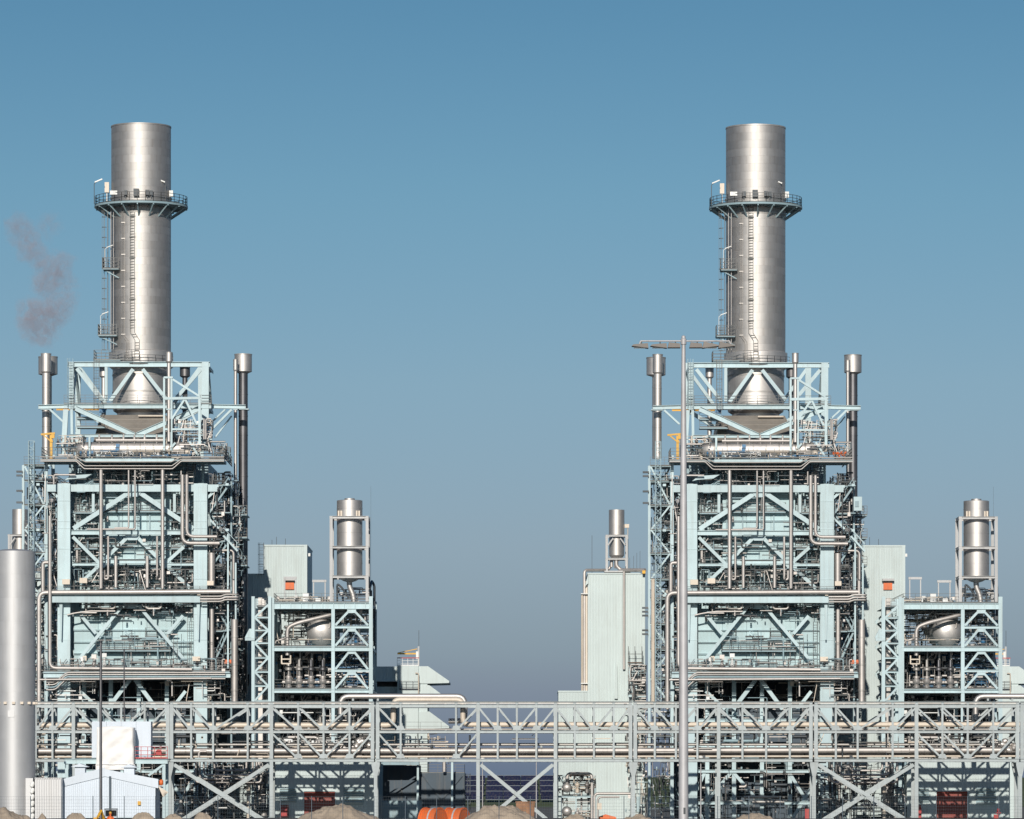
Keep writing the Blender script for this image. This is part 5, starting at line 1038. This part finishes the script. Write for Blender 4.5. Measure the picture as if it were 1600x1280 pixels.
for i in range(4): t.box('panel', (v_(140, 0).x+(v_(233, 0).x-v_(140, 0).x)*i/4+.01, Yw+2.6+(i % 2)*.01, v_(0, 1184).z), (v_(140, 0).x+(v_(233, 0).x-v_(140, 0).x)*(i+1)/4-.01, Yw+5, v_(0, 1127).z), 'shed')
t = Thing('wrapped_load', 'white tarpaulin-wrapped load standing behind the shed roof', 'wrapped load', v_(181, 1190, Yw+.5))
g2 = random.Random(5); nx_, nz_ = 22, 26; mb = MB(); vs = []
x0, x1, z0, z1 = v_(153, 0).x, v_(209.5, 0).x, v_(0, 1203).z, v_(0, 1137).z
for fy, dn in ((Yw-1.4, 1), (Yw+2.0, -1)):
    base = len(mb.v); vs = []
    for j in range(nz_+1):
        for i in range(nx_+1):
            u_, q = i/nx_, j/nz_; bul = .09*noise.fractal(V((u_*4, q*4.5, dn)), 1, 2, 3)+.05*abs(noise.noise(V((u_*3+5, q*7, dn*3))))+.05*math.sin((u_*7-q*8)*2)
            wd = 1+.02*math.sin(q*6)+(.06 if q < .12 else 0)
            vs.append(V(((x0+x1)/2+(u_-.5)*(x1-x0)*wd, fy-dn*bul, z0+(z1-z0)*q+(.12*math.sin(u_*math.pi) if j == nz_ else 0))))
    f = [(j*(nx_+1)+i, j*(nx_+1)+i+1, (j+1)*(nx_+1)+i+1, (j+1)*(nx_+1)+i) for j in range(nz_) for i in range(nx_)]
    mb.add(vs, f if dn == 1 else [q[::-1] for q in f], True)
n1 = (nx_+1)*(nz_+1); bd = lambda j, i: j*(nx_+1)+i
for j in range(nz_): mb.f.append([n1+bd(j, 0), bd(j, 0), bd(j+1, 0), n1+bd(j+1, 0)]); mb.s.append(True); mb.f.append([bd(j, nx_), n1+bd(j, nx_), n1+bd(j+1, nx_), bd(j+1, nx_)]); mb.s.append(True)
for i in range(nx_): mb.f.append([bd(nz_, i), bd(nz_, i+1), n1+bd(nz_, i+1), n1+bd(nz_, i)]); mb.s.append(True)
t.part('tarpaulin', mb, 'tarp'); mb = MB()
for q in (.13,): mb.beam((x0-.05, Yw-1.56, z0+(z1-z0)*q), (x1+.05, Yw-1.56, z0+(z1-z0)*q), .05, .03)
t.part('strap', mb, 'tarp')
# floodlight mast
Ym = 300.0; km = Ym/F; m_ = lambda px, py: W(px, py, Ym)
t = Thing('floodlight_mast', 'tall grey floodlight mast with six lamps in front of the right boiler', 'light mast', V((m_(1068, 0).x, Ym, 0)))
xm = m_(1068, 0).x; zt_ = m_(0, 536).z
t.part('pole', MB().lathe((xm, Ym, 0), [(7.8*km, 0), (7.4*km, m_(0, 1130).z), (6.0*km, m_(0, 860).z), (4.6*km, m_(0, 690).z), (3.0*km, zt_)], 20), 'mast')
t.part('access_hatch', MB().box((xm-.02, Ym-8.1*km, m_(0, 1272).z), (xm+.12, Ym-7.2*km, m_(0, 1262).z)), 'dark'); t.part('head_cap', MB().lathe((xm, Ym, zt_-.1), [(.0, 0), (.19, 0), (.19, .35), (.13, .4), (.13, .55), (0, .6)], 14), 'mast')
t.part('crossbar', MB().tube([V((m_(1001, 0).x, Ym, m_(0, 533).z)), V((m_(1140, 0).x, Ym, m_(0, 533).z))], .05, 8).tube([V((m_(1001, 0).x, Ym, m_(0, 533).z)), V((m_(999, 0).x, Ym, m_(0, 539).z))], .05, 8).tube([V((m_(1140, 0).x, Ym, m_(0, 533).z)), V((m_(1142, 0).x, Ym, m_(0, 539).z))], .05, 8), 'mast')
for i, px in enumerate((1000, 1029, 1053, 1087, 1110, 1135)):
    c = m_(px, 540.5); hw = 13.0 if i in (0, 1, 4, 5) else 10; up = .22 if i < 2 else (-.16 if i > 3 else 0)
    lf, rt_ = (-hw, hw); h0, h1 = (1.0, 4.2) if i < 2 else ((4.2, 1.0) if i > 3 else (3.4, 3.4))
    poly = [(c.x+lf*km, c.z-h0*km+up*0), (c.x+rt_*km, c.z-h1*km), (c.x+rt_*km*.92, c.z+h1*km*.8), (c.x+lf*km*.8, c.z+h0*km*1.4)]
    hd = t.part('floodlight', MB().prism(poly, Ym-.45, Ym+.35), 'lampgrey'); t.part('yoke', MB().tube([V((c.x+.1, Ym, c.z+.05)), V((c.x+.1, Ym, m_(0, 533).z))], .04, 6), 'rail', hd)
    t.part('lens', MB().obox(V((c.x, Ym-.05, c.z-max(h0, h1)*km*.72)), V((hw*km*1.5, 0, 0)), V((0, .6, 0)), V((0, 0, .05))), 'glass', hd)
# thin dark lamp posts
for i, (px, y0, Y, r0, lb) in enumerate(((157.5, 1003, 450, .12, 'thin dark pole standing in front of the white wrapped load'), (194, 1016, 540, .075, 'thin dark pole behind the white wrapped load'))):
    q = W(px, y0, Y); t = Thing('lamp_pole', lb, 'pole', V((q.x, Y, 0))); t.part('pole', MB().lathe((q.x, Y, 0), [(r0*1.2, 0), (r0, q.z)], 10), 'duct'); t.part('cap', MB().lathe((q.x, Y, q.z), [(r0*1.3, -.1), (r0*1.3, .1), (0, .15)], 10), 'dark')
for px, y0, Y, lb in ((754, 1186, 640, 'slim white street lamp left of the X-brace in the open gap'), (838, 1189, 660, 'slim white street lamp right of the X-brace in the open gap'), (1095, 1184, 552, 'slim grey lamp just right of the floodlight mast')):
    q = W(px, y0, Y); t = Thing('street_lamp', lb, 'street lamp', V((q.x, Y, 0)), 'slim street lamps'); t.part('pole', MB().lathe((q.x, Y, 0), [(.09, 0), (.06, q.z)], 8), 'mast'); t.part('lamp_head', MB().lathes(q, [(.02, -.1), (.3, -.05), (.32, .1), (.05, .25)], 10), 'lampw')
# fence
Yf = 367.0
ONE = 'first second third fourth fifth sixth seventh eighth ninth tenth eleventh twelfth thirteenth fourteenth fifteenth sixteenth seventeenth eighteenth nineteenth'.split()
ORD = ONE+[p_+q_ for p_ in ('twent', 'thirt') for q_ in ['ieth']+['y-'+w2 for w2 in ONE[:9]]]
nf_ = 0
for i in range(-3, 37):
    px = 96.5+i*48.8; q = W(px, 1244, Yf)
    if px > 1610 or px < -52: continue
    nf_ += 1; t = Thing('fence_panel', 'dark welded mesh fence panel, '+ORD[nf_-1]+' from the left edge', 'fence', V((q.x, Yf, q.z-2.5)), 'mesh fence panels along the foreground')
    t.part('post', MB().beam(q-V((0, 0, 2.5)), q, .06, .06), 'navy'); mb = MB(); q2 = W(px+48.8, 1244, Yf)
    for k in range(1, 13): x = q.x+(q2.x-q.x)*k/13; mb.beam((x, Yf, q.z-2.4), (x, Yf, q.z-.03), .006, .006)
    for k in range(9): mb.beam((q.x, Yf-.01, q.z-.04-k*.26), (q2.x, Yf-.01, q.z-.04-k*.26), .010, .010)
    t.part('mesh', mb, 'navy')
# heaps of sand behind the fence
def heap(px, py, wpx, Y, label, flat=0.0, name='sand_heap', seed=0):
    q = W(px, py, Y); r = wpx/2*Y/F*1.12; mb = MB(); nr, na = 26, 84; hz = q.z-1.6; off = V((px*.37, py*.11, seed)); vs = []
    for i in range(nr+1):
        u_ = i/nr
        for j in range(na):
            an = 2*math.pi*j/na; c, s_ = math.cos(an), math.sin(an); k = 1+.28*noise.noise(off+V((c*.9, s_*.9, 0))); rad = r*u_*k
            f = max(0, 1-max(0, u_-flat)/(1-flat)); p = V((rad*c, rad*s_*.8, 0)); hh = hz*(.7*f+.3*math.sin(f*math.pi/2))
            hh += (noise.fractal(off+p*.55, 1, 2, 6)*.42+noise.noise(off+p*2.3)*.16+abs(noise.noise(off*2+p*5))*.14)*min(1, f*2.5)*min(1, hz*.7)
            vs.append(V((q.x, Y, 1.6))+p+V((0, 0, max(0, hh))))
    mb.add(vs, [(i*na+j, (i+1)*na+j, (i+1)*na+(j+1) % na, i*na+(j+1) % na) for i in range(nr) for j in range(na)], True)
    return single(name, mb, 'sand', label, 'heap', 'heaps of sand and soil behind the fence')
heap(530, 1258, 140, 410, 'largest brown sand heap, in front of the left red roller door'); heap(8, 1265, 95, 410, 'sand heap at the foot of the silo, left edge', .2)
heap(119, 1271.5, 40, 405, 'small sand heap left of the digger, before the shed', .3); heap(66, 1274, 24, 405, 'tiny sand heap beside the grey container'); heap(223, 1271.5, 40, 405, 'small sand heap right of the digger, before the shed', .3)
heap(274, 1274, 42, 408, 'low sand heap just right of the shed', .3); heap(318, 1273, 42, 408, 'low sand heap under the left X-brace', .3); heap(785, 1263, 120, 412, 'flat-topped grey sand heap right of the orange reels', .35)
heap(898, 1274, 44, 408, 'low sand heap before the round vessels', .3); heap(1001, 1272, 60, 408, 'low sand heap just left of the floodlight mast'); heap(1182, 1271, 72, 408, 'low sand heap right of the floodlight mast', .2)
# orange cable reels
for i, (px, Y, rz, lb) in enumerate(((676, 425, 28, 'left orange cable reel, nearest to the big sand heap'), (713, 427, 24, 'right orange cable reel, beside the flat-topped heap'))):
    q = W(px, 1262, Y); r = 1.35; c = V((q.x, Y, q.z-r)); ax = V((math.cos(R(rz)), -math.sin(R(rz)), 0))
    t = Thing('cable_reel', lb, 'cable reel', c-V((0, 0, r)), 'orange cable reels')
    for s_ in (-1, 1):
        fl = t.part('flange', MB().lathe(c+ax*s_*.75, [(.0, -.06), (r, -.06), (r, .06), (0, .06)], 36, ax), 'orange'); t.part('rim', MB().lathe(c+ax*s_*.75, [(r-.12, -.09), (r+.02, -.09), (r+.02, .09), (r-.12, .09)], 36, ax), 'orange', fl)
    t.part('wound_cable', MB().lathe(c, [(r*.95, -.69), (r*.97, -.3), (r*.97, .3), (r*.95, .69)], 36, ax), 'orange')
    t.part('strap', MB().lathe(c, [(r*.97, .12), (r*.99, .05), (r*.99, .2), (r*.97, .2)], 36, ax), 'grey')
# mini digger with operator
q = W(172, 1262, 395); t = Thing('mini_digger', 'yellow mini digger before the shed, seen over the sand', 'digger', V((q.x, 395, 1.7)))
kd = 395/F; d_ = lambda px, py, Y=395: W(px, py, Y)
cb = t.part('cab_frame', MB().beam(d_(164, 1282, 394.3), d_(164, 1264, 394.3), .07, .07).beam(d_(183, 1282, 394.3), d_(183, 1264, 394.3), .07, .07).beam(d_(164, 1282, 395.5), d_(164, 1264, 395.5), .07, .07).beam(d_(183, 1282, 395.5), d_(183, 1264, 395.5), .07, .07).box(d_(163, 1265.3, 394.2), d_(184, 1263.4, 395.6)), 'dark')
t.part('window', MB().box(d_(165, 1276, 395.45), d_(182, 1266, 395.5)), 'glass', cb); t.part('body', MB().box(d_(160, 1294, 394.2), d_(186, 1282, 396)), 'yellow'); t.part('boom', MB().beam(d_(163, 1282, 394.4), d_(158, 1267, 393.6), .22, .2).beam(d_(158, 1267, 393.6), d_(152, 1278, 392.8), .2, .16), 'yellow'); t.part('bucket', MB().prism([(d_(150, 0).x, d_(0, 1277).z), (d_(156, 0).x, d_(0, 1277).z), (d_(155, 0).x, d_(0, 1284).z), (d_(151, 0).x, d_(0, 1283).z)], 392.5, 393.2), 'yellow')
for s_ in (394.2, 395.7): t.part('track', MB().tube([d_(160, 1297, s_), d_(187, 1297, s_)], .25, 12), 'dark')
t = Thing('person', 'person in orange vest sitting in the mini digger cab', 'person', d_(173, 1282, 394.9))
mb = MB(); o = d_(172.5, 1286, 394.7); mb.lathes(o, [(.05, -.05), (.2, 0), (.22, .2), (.25, .42), (.2, .55), (.07, .6), (.065, .66), (.10, .72), (.115, .8), (.10, .9), (.02, .95)], 14)
for s_ in (-1, 1): mb.tube([o+V((s_*.22, 0, .5)), o+V((s_*.3, -.15, .25)), o+V((s_*.12, -.4, .3))], .055, 8); mb.tube([o+V((s_*.1, 0, .05)), o+V((s_*.12, -.4, .05)), o+V((s_*.12, -.42, -.4))], .075, 8)
t.part('body', mb, 'orange'); t.part('helmet', MB().lathes(o+V((0, 0, .82)), [(.13, 0), (.125, .07), (.09, .14), (.02, .17)], 12), 'yellow')
# rusty skip
p0, p1 = W(806, 1283, 440), W(836, 1253, 440)
t = Thing('rusty_container', 'rusty brown open container on the flat-topped heap', 'container', V(((p0.x+p1.x)/2, 441, p0.z)))
t.part('wall', MB().prism([(p0.x+.12, p0.z), (p1.x-.12, p0.z), (p1.x, p1.z), (p0.x, p1.z)], 440, 442), 'rust'); 
for i in range(5): x = p0.x+(p1.x-p0.x)*(i+.5)/5; t.part('rib', MB().box((x-.04, 439.93, p0.z), (x+.04, 440.02, p1.z-.05)), 'rust')
t.part('rim', MB().box((p0.x-.05, 439.9, p1.z-.08), (p1.x+.05, 442.1, p1.z+.03)), 'rust')
# dark tank enclosure in the gap
Yd = 586.0; g_ = lambda px, py, Y=Yd: W(px, py, Y)
t = Thing('dark_enclosure', 'dark blue steel enclosure with roof railing left of the open gap', 'enclosure', V((g_(660, 0).x, 590, 0)))
t.box('body', (g_(656, 0).x, Yd, 0), (g_(726, 0).x, Yd+9, g_(0, 1208).z), 'navy'); t.box('body', (g_(598, 0).x, Yd+1, 0), (g_(655.7, 0).x, Yd+9, g_(0, 1196).z), 'navy')
for px in (599, 627, 655, 692, 724): t.part('rib', MB().box((g_(px-1, 0).x, Yd-.15+(1 if px < 640 else 0), 0), (g_(px+1, 0).x, Yd+.02+(1 if px < 640 else 0), g_(0, 1210).z)), 'navy')
t.beam('canopy', g_(596, 1193, Yd-2), g_(655, 1193, Yd-2), .4, 4, 'box', 'mintd'); t.beam('canopy_post', V((g_(653, 0).x, Yd-3, 0)), g_(653, 1195, Yd-3), .25, .25, 'H', 'mint'); t.beam('canopy_post', V((g_(706.5, 0).x, Yd-3, 0)), g_(706.5, 1190, Yd-3), .26, .26, 'H', 'mint')
t.part('railing', MB().rail([g_(656, 1208, Yd+.2), g_(726, 1208, Yd+.2), g_(726, 1208, Yd+8)], 1.1, 1.2, .05), 'rail'); t.pipe('pipe', [g_(694, 1206, Yd-1), g_(694, 1186, Yd-1)], .22, 'pipe')
for p, q in (((600, 1245), (655, 1210)), ((660, 1210), (690, 1250)), ((690, 1250), (722, 1212))): t.beam('brace', g_(*p, Yd-.2), g_(*q, Yd-.2), .18, .1, 'box', 'navy')
t.box('plinth', (g_(596, 0).x, Yd-2, 0), (g_(660, 0).x, Yd-1, g_(0, 1251).z), 'mintd'); t.part('ladder', MB().ladder(g_(731, 1290, Yd+2), g_(731, 1208, Yd+2), .5, cage=True), 'dark')
clutter(t, g_(596, 0).x, g_(700, 0).x, g_(0, 1196).z, g_(0, 1150).z, Yd, Yd+6, 60, pal=('pipematt', 'dark', 'navy', 'cream'), seed=70)
# skid with round vessels left of the right unit
Yv = 558.0; s2 = lambda px, py, Y=Yv: W(px, py, Y)
t = Thing('vessel_skid', 'pipe skid with two round vessel ends below the right clad building', 'process skid', V((s2(905, 0).x, 560, 0)))
for py in (1231, 1268):
    o = s2(886, py); rv = 7.8*Yv/F; t.part('vessel', MB().lathes(o, [(.01, -.36), (rv*.5, -.3), (rv*.85, -.14), (rv, .1), (rv, 3.5), (rv*.6, 3.8), (.01, 3.9)], 28, V((0, 1, 0))), 'silver')
t.pipe('loop_pipe', [s2(886, 1224), s2(886, 1209), s2(925, 1209), s2(925, 1285)], .2, 'pipe', 14, .6); t.pipe('pipe', [s2(870, 1245), s2(870, 1234), s2(879, 1233)], .14, 'pipe'); t.pipe('pipe', [s2(929, 1285), s2(929, 1240), s2(990, 1240)], .16, 'pipe', 12, .5); t.pipe('pipe', [s2(934, 1285, 557.7), s2(934, 1245.5, 557.7), s2(968, 1245.5, 557.7)], .13, 'pipe', 12, .5)
t.beam('deck_beam', s2(868, 1245), s2(930, 1245), .22, .3, 'I', 'mint'); t.box('deck', (s2(868, 0).x, Yv+.2, s2(0, 1244.4).z), (s2(930, 0).x, Yv+4, s2(0, 1243.6).z), 'mintd')
for px in (870, 900, 930): t.beam('post', V((s2(px, 0).x, Yv, 0)), s2(px, 1245), .18, .18, 'H', 'mint')
for px, y0, y1, m in ((902, 1218, 1240, 'cream'), (917, 1220, 1240, 'pipematt'), (902, 1250, 1284, 'pipe')): o = s2(px, y1, Yv-.3); t.part('valve', MB().lathe(o, [(.1, 0), (.25, .1), (.25, .5), (.12, .6), (.3, 1.0), (.3, 1.2), (.1, 1.3), (.1, 1.7)], 12), m)
clutter(t, s2(868, 0).x, s2(930, 0).x, .2, s2(0, 1212).z, Yv+.3, Yv+3, 110, pal=('pipematt', 'pipe', 'cream', 'rail', 'mint'), seed=71)
t.part('sign_box', MB().box(s2(933, 1265, Yv-.5), s2(940, 1255, Yv-.4)), 'cream')
for px, w_, lb in ((948, 26, 'orange-red skip half hidden behind sand left of the floodlight mast'),):
    q = s2(px, 1277, 560); single('skip', MB().prism([(q.x-1.0, q.z-1.6), (q.x+1.0, q.z-1.6), (q.x+1.15, q.z), (q.x-.1, q.z+.35), (q.x-1.1, q.z)], 560, 562), 'orange', lb, 'skip')
for px, py, lb in ((1261, 1264, 'red cabinet beside the bridge leg right of the floodlight mast'), (1556, 1273, 'red cabinet right of the roller door at lower right')):
    q = W(px, py, 553); t = Thing('fire_cabinet', lb, 'cabinet', V((q.x, 553, 0))); t.part('body', MB().box((q.x-.25, 552.8, 0), (q.x+.25, 553.2, q.z)), 'red'); t.part('door', MB().box((q.x-.2, 552.76, .1), (q.x+.2, 552.8, q.z-.1)), 'red')
q = W(1560, 1263, 554); t = Thing('hydrant', 'small red hydrant post beside the roller door at lower right', 'hydrant', V((q.x, 554, 0))); t.part('post', MB().lathes(V((q.x, 554, 0)), [(.12, 0), (.1, .2), (.09, q.z*.8), (.16, q.z*.85), (.16, q.z*.95), (.02, q.z)], 12), 'red'); t.part('outlet', MB().tube([V((q.x-.3, 554, q.z*.75)), V((q.x+.3, 554, q.z*.75))], .07, 8), 'red')

# ------------------------------------------------------------------ small plume of smoke
Yq = 700.0
m = bpy.data.materials.new('smoke'); m.use_nodes = True; n = m.node_tree; n.nodes.clear(); L = n.links.new
out = n.nodes.new('ShaderNodeOutputMaterial'); pv = n.nodes.new('ShaderNodeVolumePrincipled'); pv.inputs['Color'].default_value = (0.78, 0.72, 0.78, 1); pv.inputs['Density'].default_value = 0
tc = n.nodes.new('ShaderNodeTexCoord'); nz = n.nodes.new('ShaderNodeTexNoise'); nz.inputs['Scale'].default_value = .85; nz.inputs['Detail'].default_value = 7; nz.inputs['Roughness'].default_value = .6; nz.inputs['Distortion'].default_value = .8
L(tc.outputs['Object'], nz.inputs['Vector'])
o0 = W(68, 435, Yq); acc = None
wob = n.nodes.new('ShaderNodeTexNoise'); wob.inputs['Scale'].default_value = .45; wob.inputs['Detail'].default_value = 4; L(tc.outputs['Object'], wob.inputs['Vector'])
wv = n.nodes.new('ShaderNodeVectorMath'); wv.operation = 'MULTIPLY_ADD'; wv.inputs[1].default_value = (4.2, 4.2, 4.2); L(wob.outputs['Color'], wv.inputs[0]); L(tc.outputs['Object'], wv.inputs[2])
for px, py, rr, st in ((64, 515, 34, .8), (55, 495, 36, 1), (80, 488, 34, .9), (99, 468, 26, .7), (105, 445, 20, .6), (76, 440, 30, .9), (90, 420, 32, .9), (66, 414, 26, .7), (50, 392, 28, .7), (40, 374, 28, .7), (28, 356, 28, .6), (76, 352, 26, .3)):
    c = W(px, py, Yq)-o0+V((2.1, 2.1, 2.1)); dn = n.nodes.new('ShaderNodeVectorMath'); dn.operation = 'DISTANCE'; dn.inputs[1].default_value = c; L(wv.outputs[0], dn.inputs[0])
    mr = n.nodes.new('ShaderNodeMapRange'); mr.inputs['From Min'].default_value = 0; mr.inputs['From Max'].default_value = rr*Yq/F; mr.inputs['To Min'].default_value = st; mr.inputs['To Max'].default_value = 0; L(dn.outputs['Value'], mr.inputs['Value'])
    if acc is None: acc = mr.outputs[0]
    else:
        mx = n.nodes.new('ShaderNodeMath'); mx.operation = 'MAXIMUM'; L(acc, mx.inputs[0]); L(mr.outputs[0], mx.inputs[1]); acc = mx.outputs[0]
th = n.nodes.new('ShaderNodeMapRange'); th.inputs['From Min'].default_value = .38; th.inputs['From Max'].default_value = .64; L(nz.outputs['Fac'], th.inputs['Value'])
mu = n.nodes.new('ShaderNodeMath'); mu.operation = 'MULTIPLY'; L(acc, mu.inputs[0]); L(th.outputs[0], mu.inputs[1])
mu2 = n.nodes.new('ShaderNodeMath'); mu2.operation = 'MULTIPLY'; mu2.inputs[1].default_value = 0.95; L(mu.outputs[0], mu2.inputs[0]); L(mu2.outputs[0], pv.inputs['Density'])
L(pv.outputs[0], out.inputs['Volume']); M['smoke'] = m
p0, p1 = W(5, 545, Yq), W(130, 325, Yq); mb = MB().box((p0.x, Yq-2.4, p0.z), (p1.x, Yq+2.4, p1.z))
o = mesh_obj('smoke_plume', mb, 'smoke', o0); o.location = o0; o['kind'] = 'stuff'; o['label'] = 'small wisp of grey smoke in the sky at left'; o['category'] = 'smoke'
